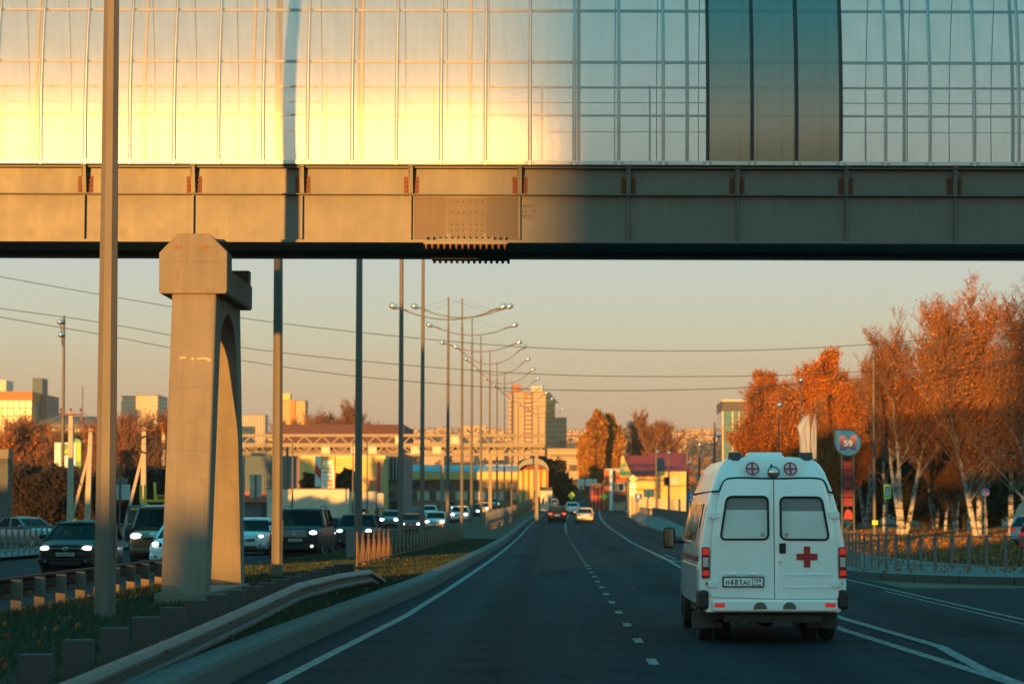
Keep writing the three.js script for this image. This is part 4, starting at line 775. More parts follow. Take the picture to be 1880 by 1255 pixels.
function crownOf(leaves, m, tones, name = 'crown') {
  const o = new THREE.InstancedMesh(leafGeo, m, leaves.length); o.name = name; o.userData.kind = 'stuff'; o.castShadow = o.receiveShadow = true;
  leaves.forEach(([x, y, z, s], i) => { tmpQ.setFromEuler(tmpE.set(rr(0, 6.28), rr(0, 6.28), rr(0, 6.28))); tmpM.compose(V(x, y, z), tmpQ, V(s, s, s)); o.setMatrixAt(i, tmpM); const c = tones[Math.floor(rnd() * tones.length)], k = rr(.7, 1.25); o.setColorAt(i, tmpC.setRGB(c[0] * k, c[1] * k, c[2] * k)); });
  return o;
}
const leafM = MP(1, 1, 1, .9, { transmission: .3, specularIntensity: .3 });
const birchBark = M(.5, .5, .49, .85, { map: barkTex }), twigM = M(.21, .10, .05, .9), greyBark = M(.12, .09, .065, .95, { map: mottle });
function tree(name, label, o, barkM, tones, group, minTwig = .0) {
  const { woods, leaves } = grow(o), t = thing(name, label, 'tree', [0, 0, 0], 0, group), big = [], twigs = [];
  for (const [a, b, r0, r1, lev] of woods) { if (lev < (o.pale ?? 2)) big.push(bar(a, b, r0, r1, lev ? 5 : 8)); else { const w = Math.max(r0, o.twig ?? .012), w1 = Math.max(r1, (o.twig ?? .012) * .7); twigs.push(bar(a, b, w, w1, 3)); } }
  part('trunk', big, barkM, t);
  if (twigs.length) { const k = part('branches', twigs, o.twigM ?? twigM, t); k.userData.kind = 'stuff'; }
  if (leaves.length) t.add(crownOf(leaves, leafM, tones));
  return t;
}
const autumn = [[.50, .16, .022], [.56, .20, .025], [.42, .12, .02], [.34, .14, .03], [.52, .13, .018], [.26, .09, .02], [.6, .26, .04]];
const rusty = [[.48, .14, .02], [.38, .11, .02], [.55, .18, .025], [.28, .09, .022], [.5, .22, .05]];
const put = (o, px, d, s = 1, turn = 0, y = 0) => { o.position.set((px - VX) / F * d, gh(d) + y, -d); o.rotation.y = turn; o.scale.setScalar(s); return o; };
const GB = 'birches in autumn colours right of the road';
const copyTree = (src, label, px, d, s, turn, group) => put(dup(src, label, [0, 0, 0], turn, group), px, d, s, turn);

const birchA = put(tree('birch', 'large orange birch with three white stems behind the railing, right of centre', { H: 16, r: .30, forks: 3, splay: .22, levels: 4, kids: 3, pale: 3, leaf: .5, up: .7, first: .35, seedN: 11, leafSize: .105, leafSpread: .3, twig: .016 }, birchBark, rusty, GB), 1660, 143, .84, 0);
const birchB = put(tree('birch', 'tall orange birch with pale forked stems near the right edge', { H: 18, r: .32, forks: 2, splay: .16, levels: 4, kids: 4, pale: 3, leaf: .5, up: .6, first: .3, seedN: 23, leafSize: .11, leafSpread: .34, twig: .017, wide: 1.05 }, birchBark, autumn, GB), 1795, 138, .88, .6);
const birchC = put(tree('birch', 'slim fiery orange birch at the left end of the tree row', { H: 13, r: .2, forks: 1, levels: 4, kids: 5, leaf: 1.5, up: .6, first: .2, seedN: 31, leafSize: .115, leafSpread: .34, twig: .014, wide: .7 }, birchBark, autumn, GB), 1402, 190, .98, 0);
copyTree(birchC, 'slim orange birch next to the leftmost birch of the row', 1432, 196, 1.0, 2, GB);
copyTree(birchC, 'round orange birch above the white flags', 1500, 180, 1.06, 4.1, GB);
copyTree(birchC, 'orange birch behind the white flags, lower than its neighbour', 1536, 205, 1.1, 1.1, GB);
copyTree(birchA, 'thinning brown birch above the round blue sign', 1590, 180, .82, 2.3, GB);
const birchD = put(tree('birch', 'thin brown birch between the flags and the round blue sign', { H: 12, r: .17, forks: 2, splay: .12, levels: 4, kids: 4, leaf: 1.1, up: .7, first: .2, seedN: 37, leafSize: .11, leafSpread: .32, twig: .015, wide: .75 }, birchBark, [[.26, .12, .04], [.2, .09, .035], [.33, .17, .04], [.3, .1, .03]], GB), 1528, 172, .95, .5);
copyTree(birchD, 'yellow-brown birch low beside the forked birch', 1755, 150, .85, 2.2, GB);
copyTree(birchC, 'low orange birch behind the round blue sign', 1558, 165, .8, 3.3, GB);
copyTree(birchA, 'half-bare birch behind the large three-stemmed birch', 1716, 172, .78, 4.0, GB);
copyTree(birchC, 'low orange birch below the half-bare crown', 1735, 160, .72, 5.2, GB);
copyTree(birchB, 'tall birch cut by the right edge of the picture', 1890, 136, .86, 3.4, GB);
copyTree(birchC, 'orange birch low behind the tall forked birch', 1778, 158, .8, .4, GB);
copyTree(birchC, 'orange birch filling the row beside the tall lamp pole', 1625, 188, .8, 2.7, GB);
// knobbly white trunks in the front row
for (const [px, d, h, label] of [[1650, 147, 4.5, 'short white birch stem left of the three-stemmed birch'], [1625, 150, 5.2, 'slender white birch stem beside the crossing sign'], [1808, 140, 6.5, 'crooked white birch stem left of the forked birch'], [1856, 139, 7, 'mottled white birch stem at the right edge']]) {
  seed(px); const t = thing('birch', label, 'tree', [(px - VX) / F * d, gh(d), -d]); const pts = Array.from({ length: 6 }, (_, k) => V(rr(-.12, .12) * k * .4, h * k / 5, rr(-.1, .1)));
  for (let k = 0; k < 5; k++) part('trunk', [bar(pts[k], pts[k + 1], .22 - k * .03, .2 - k * .03, 8)], birchBark, t);
  part('branches', Array.from({ length: 14 }, () => { const a = pts[3 + Math.floor(rnd() * 3)], b = a.clone().add(V(rr(-1.4, 1.4), rr(.4, 2), rr(-1, 1))); return bar(a, b, .04, .015, 4); }), twigM, t);
}
// dark undergrowth behind the birches
seed(400);
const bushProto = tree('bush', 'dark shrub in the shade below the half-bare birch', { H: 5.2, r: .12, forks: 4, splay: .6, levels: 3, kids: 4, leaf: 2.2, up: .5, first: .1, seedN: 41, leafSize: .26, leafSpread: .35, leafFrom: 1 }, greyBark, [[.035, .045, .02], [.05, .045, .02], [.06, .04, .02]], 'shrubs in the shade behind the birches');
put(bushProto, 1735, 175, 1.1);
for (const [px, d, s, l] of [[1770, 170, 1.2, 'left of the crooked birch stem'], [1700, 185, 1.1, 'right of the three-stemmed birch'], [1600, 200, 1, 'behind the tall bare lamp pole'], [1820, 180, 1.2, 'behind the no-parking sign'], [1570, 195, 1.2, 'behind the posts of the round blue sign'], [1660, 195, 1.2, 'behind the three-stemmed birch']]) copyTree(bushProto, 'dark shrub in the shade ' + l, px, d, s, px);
// bare trees
const bare = put(tree('bare_tree', 'wide bare tree behind the yellow kiosk, left of the lamp row', { H: 13, r: .3, forks: 2, splay: .25, levels: 4, kids: 4, leaf: 0, up: .55, first: .25, seedN: 51, twig: .035, wide: 1.1 }, greyBark, rusty), 622, 330, 1.28);
const BG = 'bare trees';
copyTree(bare, 'bare tree left of the wide one behind the kiosk', 575, 345, 1.15, 1);
copyTree(bare, 'bare tree right of the wide one behind the kiosk', 668, 370, 1.15, 2.2);
copyTree(bare, 'bare tree with pale stem above the red-roofed house', 1192, 420, 1.35, 3);
copyTree(bare, 'bare tree behind the second lamp post', 530, 330, 1.05, 4);
const thicket = put(tree('thicket_tree', 'reddish bare tree behind the concrete poles, right of the near lamp', { H: 8, r: .13, forks: 4, splay: .3, levels: 4, kids: 3, leaf: .04, up: .7, first: .1, seedN: 61, leafSize: .12, twig: .013, twigM: M(.24, .12, .07, .9) }, greyBark, rusty), 240, 150, 1.05);
copyTree(thicket, 'reddish bare tree close to the bridge pier', 288, 155, 1, 2);
copyTree(thicket, 'bare tree left of the round sign', 205, 165, 1.0, 4);
copyTree(thicket, 'bare tree in front of the glass tower at the left edge', 25, 170, 1.1, 1.5);
copyTree(thicket, 'bare tree left of the white logo board', 70, 180, 1.1, 3.1);
copyTree(thicket, 'bare tree between the concrete poles', 170, 185, 1.05, .6);
const scrub = put(tree('bush', 'dark leafless scrub under the white logo board', { H: 4.6, r: .07, forks: 6, splay: .5, levels: 3, kids: 5, leaf: .3, up: .7, first: .1, seedN: 71, leafSize: .15, twig: .016, twigM: M(.055, .04, .035, .9) }, greyBark, [[.05, .04, .03]]), 75, 118, 1);
for (const [px, d, l] of [[45, 124, 'dark leafless scrub at the left edge behind the railing'], [170, 128, 'dark scrub between the concrete pole and the near lamp'], [105, 132, 'dark scrub behind the concrete pole'], [15, 130, 'dark scrub beside the grey shed at the left edge'], [285, 125, 'dark scrub behind the copper van'], [235, 122, 'dark scrub behind the white sign board']]) copyTree(scrub, l, px, d, 1, px);
// golden poplars ahead
const poplar = put(tree('poplar', 'left of two golden poplars ahead, above the road', { H: 15, r: .3, forks: 1, levels: 3, kids: 7, leaf: 4, up: 1.6, first: .1, seedN: 81, leafSize: .5, leafSpread: .5, wide: .34, leafFrom: 1, twig: .03 }, greyBark, [[.42, .20, .03], [.36, .15, .025], [.46, .24, .04], [.28, .12, .025]]), 1094, 400, 1.1);
copyTree(poplar, 'right of two golden poplars ahead, above the road', 1122, 405, 1.06, 2);
copyTree(poplar, 'golden tree at the foot of the two poplars', 1075, 430, .85, 4);
// evergreens at the filling station and one ahead
const spruce = put(tree('conifer', 'dark conifer left of the price column', { H: 5.2, r: .15, forks: 1, levels: 2, kids: 12, leaf: 9, up: .1, first: .05, seedN: 91, leafSize: .3, leafSpread: .25, leafFrom: 1, wide: .8, lenK: .4 }, greyBark, [[.05, .045, .02], [.035, .04, .018], [.07, .05, .02]]), 568, 185, .98);
copyTree(spruce, 'dark conifer right of the price column', 638, 188, 1.06, 2);
copyTree(spruce, 'pointed dark conifer ahead beside the road', 1033, 330, 1.1, 1);
copyTree(bushProto, 'big dark evergreen beside the arched hall', 993, 360, 1.6, 3);

// ---------------------------------------------------------------- buildings
const winM = M(.06, .075, .085, .15, { metalness: .2 });
/** block whose front spans the given pixels at d metres; windows stand in nx by ny rows */
function block(name, label, px0, px1, pyTop, d, { pyBase, deep = 14, wall = mats.cream, nx = 6, ny = 6, ww = .55, wh = .5, win = winM, extras, roofM = mats.girderDark, cat = 'building', parapet = .5, side = true, group, strips = 0 } = {}) {
  const a = at(px0, pyTop, d), b = at(px1, pyTop, d), y0 = pyBase ? at(px0, pyBase, d).y : gh(d) - .2, w = b.x - a.x, h = a.y - y0;
  const t = thing(name, label, cat, [(a.x + b.x) / 2, y0, -d], 0, group);
  part('wall', [box(w, h, deep, 0, h / 2, -deep / 2)], wall, t);
  part('roof', [box(w * 1.015, parapet, deep * 1.015, 0, h + parapet / 2 - .02, -deep / 2)], roofM, t);
  if (nx && ny) {
    const cw = w / nx, ch = h / ny, gs = [], big = cw * ww * F / d > 9 && nx * ny < 260;
    for (let i = 0; i < nx; i++) for (let j = 0; j < ny; j++) { const g = box(cw * ww, ch * wh, .16, -w / 2 + cw * (i + .5), ch * (j + .52), .03); if (big) part('window', [g], win, t); else gs.push(g); }
    if (side) { const ns = Math.max(1, Math.round(deep / cw)), cs = deep / ns; for (let i = 0; i < ns; i++) for (let j = 0; j < ny; j++) for (const s of [-1, 1]) gs.push(box(.16, ch * wh, cs * ww, s * (w / 2 + .02), ch * (j + .52), -cs * (i + .5))); }
    if (gs.length) { const o = part('windows', gs, win, t); o.userData.kind = 'stuff'; }
  }
  for (let k = 0; k < strips; k++) part('pier_strip', [box(w / strips * .14, h, .3, -w / 2 + w / strips * (k + .5), h / 2, .12)], roofM, t);
  extras?.(t, w, h, deep);
  return t;
}
const wallM = (r, g, b) => M(r, g, b, .85, { map: streaks });
const glassFront = MP(.13, .19, .12, .3, {});
// towers on the left skyline
block('office_tower', 'glass-fronted office tower with an orange roof band at the left edge', -140, 57, 735, 900, { wall: glassFront, nx: 0, roofM: wallM(.55, .18, .05), parapet: 4, deep: 30, extras: (t, w, h) => { for (let k = 1; k < 18; k++) part('mullion', [box(.3, h, .3, -w / 2 + w * k / 18, h / 2, .1)], wallM(.3, .25, .18), t); for (let k = 1; k < 9; k++) part('floor_band', [box(w, .5, .32, 0, h * k / 9, .08)], wallM(.34, .28, .2), t); part('lift_house', [box(w * .6, 6, 12, -w * .05, h + 6, -8)], mats.cream, t); } });
block('office_tower', 'blue-grey tower block beside the glass-fronted tower', 58, 84, 726, 915, { wall: wallM(.10, .16, .18), nx: 4, ny: 14, deep: 24, extras: (t, w, h) => { part('core', [box(w * .38, h - 6, 3, -w * .3, (h - 6) / 2, 1)], mats.cream, t); part('lift_house', [box(w * .7, 8, 10, -w * .25, h + 4, -8)], wallM(.08, .13, .15), t); part('sign_band', [box(w * .5, 7, .5, w * .12, h - 14, .4)], mats.cream, t); } });
block('tower_block', 'left half of the pale high-rise between the near lamp and the pier', 222, 248, 728, 1000, { nx: 5, ny: 16, wall: wallM(.52, .44, .30), ww: .3, wh: .3, win: wallM(.30, .24, .17), deep: 22 });
block('tower_block', 'right half of the pale high-rise between the near lamp and the pier', 249, 289, 726, 990, { nx: 7, ny: 16, wall: wallM(.55, .46, .31), ww: .3, wh: .3, win: wallM(.30, .24, .17), deep: 26 });
block('slab_block', 'low dark-windowed slab block behind the logo board', 84, 178, 782, 700, { nx: 18, ny: 7, wall: wallM(.13, .11, .10), win: M(.3, .3, .28, .4), ww: .4, wh: .35, extras: (t, w, h) => { for (const [u, s] of [[-.3, 6], [.05, 5], [.3, 5]]) part('roof_dome', [ball(s, w * u, h, -8, 1.2, .75, 1, 12)], M(.05, .07, .09, .7), t); } });
block('tower_block', 'white ribbed high-rise right of the pier', 443, 486, 762, 1250, { nx: 8, ny: 12, wall: wallM(.5, .46, .38), strips: 8, ww: .4 });
block('tower_block', 'lower cream block in front of the ribbed high-rise', 440, 462, 784, 1150, { nx: 4, ny: 6, wall: wallM(.5, .4, .26) });
block('tower_block', 'yellow and orange high-rise right of the second lamp post', 516, 560, 736, 1200, { nx: 9, ny: 14, wall: wallM(.5, .38, .18), ww: .35, wh: .4, win: wallM(.4, .2, .07), extras: (t, w, h) => { part('orange_core', [box(w * .22, h + 1, 1.2, -w * .02, h / 2, .5)], wallM(.55, .22, .06), t); part('lift_house', [box(w * .3, 5, 8, -w * .3, h + 2, -6)], mats.yellowWall, t); } });
// high-rise over the end of the lamp row
block('tower_block', 'tall yellow and brick-red high-rise at the end of the lamp row', 934, 1002, 720, 900, { nx: 14, ny: 20, wall: wallM(.46, .37, .25), ww: .4, wh: .55, win: wallM(.26, .2, .14), deep: 20, extras: (t, w, h) => { for (const [u, k] of [[-.44, .1], [.02, .2]]) { const c = part('brick_core', [box(w * k, h + .6, 1.4, w * u, h / 2, .6)], wallM(.30, .17, .12), t); for (let j = 1; j < 18; j++) part('balcony', [box(w * k * .9, .5, 1.2, w * u, h * j / 18, 1.4)], mats.cream, c); } part('roof_house', [box(w * .25, 3, 6, -w * .3, h + 2, -6)], wallM(.36, .14, .07), t); part('roof_house', [box(w * .3, 2.4, 6, w * .25, h + 1.6, -6)], mats.cream, t); } });
block('apartment_block', 'stepped orange-lit block right of the tall high-rise', 980, 1040, 768, 940, { nx: 9, ny: 9, wall: wallM(.42, .31, .2), win: wallM(.26, .18, .12), extras: (t, w, h) => { part('penthouse', [box(w * .4, 7, 10, -w * .05, h + 3.5, -8), new THREE.ConeGeometry(5, 6, 4).translate(-w * .05, h + 10, -8)], wallM(.5, .25, .08), t); part('side_tower', [box(w * .2, h * .55, 4, w * .38, h * .275, 2)], wallM(.14, .12, .12), t); } });
block('glass_office', 'teal glass office cube with a dark top behind the leftmost birch', 1327, 1370, 752, 700, { wall: MP(.08, .20, .19, .1, { clearcoat: .8 }), nx: 0, deep: 24, extras: (t, w, h) => { part('attic', [box(w * 1.02, 3.2, 24.6, 0, h + 1.2, -12)], wallM(.10, .09, .09), t); part('roof_edge', [box(w * 1.05, .6, 25, 0, h + 3.1, -12)], mats.cream, t); for (const u of [-.5, -.08, .2, .5]) part('mullion', [box(.4, h, .4, w * u, h / 2, .1)], mats.cream, t); for (let k = 1; k < 10; k++) part('floor_band', [box(w, .18, .2, 0, h * k / 10, .06)], wallM(.05, .12, .12), t); } });

// hillside town: separate small blocks, then tree masses
seed(900);
{
  const hill = 'blocks of the town on the far hillside', tones = [[.55, .42, .26], [.58, .46, .32], [.48, .34, .2], [.5, .42, .34], [.42, .30, .2], [.6, .42, .2]];
  const place = [[690, 712, 800], [700, 742, 786], [738, 756, 792], [760, 798, 790], [800, 828, 786], [815, 850, 803], [850, 892, 782], [862, 880, 800], [893, 930, 788], [905, 935, 800], [700, 735, 812], [745, 790, 808], [792, 812, 812], [1030, 1078, 790], [1040, 1080, 802], [1003, 1045, 805], [1140, 1190, 789], [1150, 1172, 806], [1195, 1230, 788], [1215, 1262, 795], [1258, 1312, 788], [1280, 1326, 800], [1232, 1260, 806], [1005, 1075, 824], [1010, 1060, 838], [1140, 1160, 815], [1170, 1215, 812], [1310, 1330, 792], [560, 600, 800], [600, 660, 806], [470, 515, 800], [1100, 1140, 800], [720, 750, 824], [775, 815, 828], [830, 870, 822], [880, 925, 818], [1045, 1085, 855], [1005, 1040, 858]];
  place.forEach(([a, b, y], i) => {
    const d = y < 795 ? 2000 + rr(-120, 120) : y < 806 ? 1650 + rr(-100, 100) : y < 816 ? 1250 : y < 830 ? 900 : 620;
    const cx = (a + b) / 2, marks = [...lampDs.slice(1, 14).map((q, n) => [VX + F * -6.72 / q, `the ${ordinal[n + 1]} street lamp`]), [469, 'the two-part sign'], [580, 'the banner'], [1023, 'the black car ahead'], [1074, 'the beige sedan ahead'], [1094, 'the left poplar'], [1122, 'the right poplar'], [1163, 'the priority sign'], [1190, 'the large diamond sign'], [1228, 'the pale lamp pole'], [1269, 'the blue square sign'], [1312, 'the wooden pole']].sort((p, q) => Math.abs(p[0] - cx) - Math.abs(q[0] - cx));
    block('town_block', `${['pale', 'ochre', 'grey-cream', 'tawny', 'beige'][i % 5]} ${b - a > 38 ? 'long' : b - a > 25 ? 'mid-sized' : 'small'} hillside block just ${cx < marks[0][0] ? 'left' : 'right'} of ${marks[0][1]}, ${y < 795 ? 'on the skyline' : y < 806 ? 'below the skyline' : y < 820 ? 'on the mid slope' : 'low on the slope'}`, a, b, y, d, { nx: Math.max(3, Math.round((b - a) / 5)), ny: 4, wall: wallM(...tones[i % 6]), win: wallM(.22, .17, .13), deep: 16, group: hill, side: false, pyBase: Math.min(880, y + 26) });
  });
}
// tree masses on the hill: one far-off wood
{
  seed(950); const L = [];
  for (let i = 0; i < 15000; i++) { const d = rr(480, 2150), x = rr(-.165, .17) * d, c = fbm(((x / 400) % 1 + 1) % 1, (d / 400) % 1, 4, 3, 5); if (c < .42) { i -= .5; continue; } L.push([x + rr(-3, 3), gh(d) + rr(0, 1) ** 1.4 * (d > 1400 ? 8 : 5.5), -d, rr(1, 2.6)]); }
  const o = crownOf(L, M(1, 1, 1, 1), [[.16, .085, .045], [.2, .1, .045], [.12, .075, .045], [.24, .11, .04], [.1, .07, .05]], 'hillside_wood'); tag(o, 'brown autumn woods covering the far hillside between the blocks', 'wood'); scene.add(o);
}

// ---------------------------------------------------------------- left middle distance
{ // grey shed at the left edge, lit yard wall
  block('shed', 'grey shed cut off by the left edge of the picture', -60, 14, 842, 105, { wall: wallM(.09, .10, .10), nx: 0, deep: .8, extras: (t, w, h) => part('eaves', [box(w * 1.01, .25, 1.0, 0, h - .1, -.4)], wallM(.07, .08, .08), t) });
  block('yard_wall', 'sunlit cream yard wall right of the grey shed', 15, 40, 862, 150, { nx: 0, deep: .4, wall: mats.cream, cat: 'wall', parapet: .12 });
  block('long_shed', 'dark long shed behind the scrub, left of the near lamp', 40, 330, 886, 190, { nx: 0, deep: 8, wall: wallM(.07, .07, .07) });
}
{ // white logo board
  const d = 140, a = at(100, 812, d), b = at(139, 864, d), t = thing('logo_board', 'white board with a green and yellow logo on two posts', 'sign', [(a.x + b.x) / 2, 0, -d]), w = b.x - a.x, h = a.y - b.y;
  const pn = part('panel', [rbox(w, h, .2, .03, 0, (a.y + b.y) / 2, 0)], mats.white, t); part('edge_strip', [box(.05, h, .22, -w * .38, (a.y + b.y) / 2, .004), box(.05, h, .22, w * .4, (a.y + b.y) / 2, .004)], M(.5, .5, .48, .6), pn);
  const q = at(118, 825, d), r = .36 * w;
  const logo = part('logo', [tr(ext(roundPoly([[-r * .68, -r * .75], [r * .68, -r * .75], [r * .75, r * .7], [-r * .68, r * .75]], r * .4), .02, .008), .05, q.y, .1)], mats.green, t);
  part('logo_figure', [tr(ext(poly([[-.3, -.12], [-.05, .0], [.1, .16], [.28, .12], [.22, -.02], [.32, -.14], [.1, -.1], [-.02, -.16], [-.26, -.22]]), .012), .12, q.y - .05, .13)], mats.yellow, logo);
  for (const s of [-1, 1]) part('post', [cyl(.07, .07, b.y + .2, s * w * .33, b.y / 2, -.08, 8)], mats.galv, t);
}
{ // green pylon sign
  const d = 146, a = at(137, 806, d), b = at(148, 960, d), w = b.x - a.x, t = thing('pylon_sign', 'tall rounded green pylon sign with yellow top', 'sign', [(a.x + b.x) / 2, 0, -d]);
  part('pylon', [tr(ext(roundPoly([[-w / 2, 0], [w / 2, 0], [w / 2, a.y - .3], [w * .3, a.y], [-w / 2, a.y]], [.02, .02, .3, .2, .05]), .35, .02), 0, 0, -.2)], mats.green, t);
  part('top_panel', [box(w * .9, 1.3, .02, -.01, a.y - .9, .185)], mats.yellow, t); part('lower_sign', [box(w * .5, 1.2, .03, -w * .1, at(140, 905, d).y, .2)], M(.02, .55, .12, .4), t);
}
function powerPole(label, px, pyTop, d, { strut = 0, cross = 1.5, lean = 0, coils = 0 } = {}) {
  const q = at(px, pyTop, d), H = q.y, t = thing('power_pole', label, 'power pole', [q.x, gh(d), -d]); t.rotation.z = lean;
  part('pole', [loft([[0, .17, .15], [H, .11, .10]].map(([y, a, b]) => [[-a, y, -b], [a, y, -b], [a, y, b], [-a, y, b]]), { crease: .2 })], M(.42, .37, .29, .9, { map: mottle }), t);
  part('crossarm', [box(cross, .09, .09, 0, H - .12, .12)], mats.rust, t);
  for (const u of [-.48, 0, .48]) part('insulator', [cyl(.05, .05, .12, u * cross, H + .1, .12, 8), ball(.065, u * cross, H + .16, .12), bar(V(u * cross, H - .1, .12), V(u * cross, H + .1, .12), .015)], M(.06, .03, .025, .3), t);
  part('clamp', [box(.28, .04, .26, 0, H - .9, 0)], mats.darkMetal, t);
  if (strut) part('strut', [beam(V(0, H - 1.2, 0), V(strut, 0, .3), .16, .16)], M(.36, .32, .26, .9, { map: mottle }), t);
  if (coils) for (const [x, sx] of [[.12, 1], [.62, .5]]) part('cable_coil', [new THREE.TorusGeometry(.48, .035, 6, 24).scale(sx, 1, 1).translate(x, H - .95, .2), new THREE.TorusGeometry(.45, .03, 6, 24).scale(sx * 1.05, 1, 1).translate(x + .03, H - .95, .25)], mats.black, t);
  return t;
}
powerPole('concrete power pole with three insulators in front of the logo board', 130, 757, 112, { cross: 1.12 });
powerPole('leaning concrete power pole with a strut, right of the logo board', 160, 787, 118, { strut: -1.1, lean: -.03, cross: 1.3 });
powerPole('concrete power pole hung with two cable coils, left of the pier', 264, 785, 116, { strut: -1.2, cross: 1.3, coils: 1 });
powerPole('thin power pole right behind the cable-coil pole', 300, 782, 150, { cross: .7 });
function lampPole(label, px, pyTop, d, r = .09, heads = []) {
  const q = at(px, pyTop, d), H = q.y - gh(d), t = thing('lamp_pole', label, 'lamp pole', [q.x, gh(d), -d]);
  part('pole', [cyl(r * 1.5, r * .8, H, 0, H / 2, 0, 8)], mats.pole, t); part('collar', [cyl(r * 1.7, r * 1.7, .1, 0, .06, 0, 8)], mats.darkMetal, t);
  for (const [dx, py] of heads) { const y = at(px, py, d).y - gh(d); part('lamp_arm', [tube([V(0, y - .7, 0), V(dx * .5, y - .6, .1), V(dx, y, .2)], .035, 8, 5)], mats.pole, t); part('lamp_head', [ball(.2, dx, y + .05, .25, 1, .9, 1.2, 12)], lampShell, t); }
  return t;
}
lampPole('tall lamp pole with two round lamps, above the logo board at left', 117, 580, 122, .09, [[-.16, 593], [-.1, 616]]);
lampPole('tall bare lamp pole beside the round blue sign', 1604, 652, 138, .085);
lampPole('thin lamp pole among the leftmost birches', 1430, 738, 150, .06, [[.02, 745]]);
lampPole('thin lamp pole left of the white flags', 1470, 692, 152, .06, [[0, 700]]);
lampPole('thin wooden pole left of the white van roof', 1312, 775, 165, .1, [[.3, 800]]);
lampPole('pale lamp pole in front of the red-roofed house', 1284, 812, 190, .09, [[.05, 818]]);
lampPole('pale lamp pole right of the red roof gable', 1228, 826, 205, .07, [[.0, 832]]);
lampPole('lamp pole on the red roof slope', 1205, 815, 230, .08, [[.1, 830]]);
lampPole('concrete pole with crossarm right of the red roof', 1262, 828, 200, .11, [[.2, 850]]);
lampPole('thin mast rising above the slab block at left', 151, 708, 300, .1);
lampPole('slender pole left of the price column', 537, 808, 160, .06);
lampPole('slender pole right of the price column', 648, 805, 170, .06);
lampPole('slender pole beside the red banner', 674, 800, 172, .06);
lampPole('wooden post left of the second lamp, before the blue hall', 527, 820, 175, .14);

// overhead cables across the street
const cables = [[[-120, 487], [0, 508], [180, 540], [440, 583], [690, 613], [1000, 639], [1300, 644], [1500, 638], [1760, 618], [1990, 590]], [[-120, 549], [0, 566], [180, 591], [440, 637], [690, 665], [1000, 687], [1300, 691], [1500, 686], [1740, 671], [1990, 648]], [[-120, 562], [0, 582], [180, 613], [440, 661], [690, 694], [1000, 715], [1300, 714], [1500, 702], [1740, 680], [1990, 650]]];
cables.forEach((c, i) => single('overhead_cable', `${['uppermost', 'middle', 'lowest'][i]} of three thin cables crossing the sky above the road`, 'cable', [tube(c.map(([px, py], k) => at(px, py, lerp(118, 134, k / 9))), .022, 90, 5)], mats.darkMetal));
for (const [i, pts] of [[[-40, 735], [0, 752], [45, 778], [113, 757]], [[-40, 752], [0, 768], [30, 783], [70, 785], [130, 757]], [[113, 757], [60, 785], [0, 787], [-40, 786]], [[131, 757], [145, 770], [160, 785]], [[150, 757], [172, 772], [200, 790], [264, 786]]].entries()) single('power_line', ['upper sagging wire at the left edge', 'lower sagging wire at the left edge', 'lowest wire running left from the concrete pole', 'short wire from the concrete pole to the leaning pole', 'wire from the concrete pole to the cable-coil pole'][i], 'wire', [tube(pts.map(([px, py], k) => at(px, py, 112 + k)), .014, 40, 4)], mats.black);

// signs on posts
function postSign(name, label, cat, px, d, panels, pyFoot, opts = {}) {
  const foot = pyFoot ? at(px, pyFoot, d).y : gh(d), tops = panels.map((p) => at(px, p.y0, d).y), x = at(px, 900, d).x, t = thing(name, label, cat, [x, foot, -d]), H = Math.max(...tops) - foot;
  part('post', [cyl(.035, .035, H, 0, H / 2, opts.behind ? .05 : -.05, 8)], opts.postM ?? mats.galv, t);
  for (const p of panels) { const a = at(p.x0, p.y0, d), b = at(p.x1, p.y1, d), w = b.x - a.x, h = a.y - b.y, cx = (a.x + b.x) / 2 - x, cy = (a.y + b.y) / 2 - foot; const shape = p.kind === 'round' ? (() => { const s = new THREE.Shape(); s.absarc(0, 0, w / 2, 0, 6.2832); return s; })() : p.kind === 'diamond' ? poly([[0, -h / 2], [w / 2, 0], [0, h / 2], [-w / 2, 0]]) : roundPoly([[-w / 2, -h / 2], [w / 2, -h / 2], [w / 2, h / 2], [-w / 2, h / 2]], .04); const s = part('sign_panel', [tr(ext(shape, .02, .004, 10), cx, cy, 0)], p.m, t); p.face?.(s, w, h, cx, cy, .03); }
  return t;
}
const dia = (s, w, h, x, y, z) => part('yellow_field', [tr(ext(poly([[0, -h * .3], [w * .3, 0], [0, h * .3], [-w * .3, 0]]), .006), x, y, z - .005)], mats.yellow, s);
postSign('road_sign', 'back of a round sign over a white board, right of the near lamp', 'sign', 220, 82, [{ kind: 'round', x0: 204, x1: 235, y0: 848, y1: 879, m: M(.18, .19, .19, .6) }, { x0: 211, x1: 238, y0: 889, y1: 917, m: M(.42, .43, .43, .6) }, { x0: 214, x1: 234, y0: 878, y1: 887, m: M(.15, .16, .16, .6) }], 1000, { behind: 1 });
postSign('road_sign', 'beige back of a two-part sign right of the bridge pier', 'sign', 469, 92, [{ x0: 458, x1: 480, y0: 871, y1: 891, m: M(.42, .36, .28, .7) }, { x0: 458, x1: 480, y0: 892, y1: 913, m: M(.42, .36, .28, .7) }], 960, { behind: 1 });
postSign('priority_sign', 'yellow diamond priority sign over white plates, before the red-roofed house', 'sign', 1161, 215, [{ kind: 'diamond', x0: 1155, x1: 1170, y0: 871, y1: 885, m: mats.white, face: dia }, { x0: 1156, x1: 1168, y0: 886, y1: 897, m: mats.white }, { x0: 1156, x1: 1168, y0: 898, y1: 911, m: mats.white }]);
postSign('priority_sign', 'larger yellow diamond priority sign below the red roof', 'sign', 1190, 180, [{ kind: 'diamond', x0: 1181, x1: 1200, y0: 896, y1: 916, m: mats.white, face: dia }]);
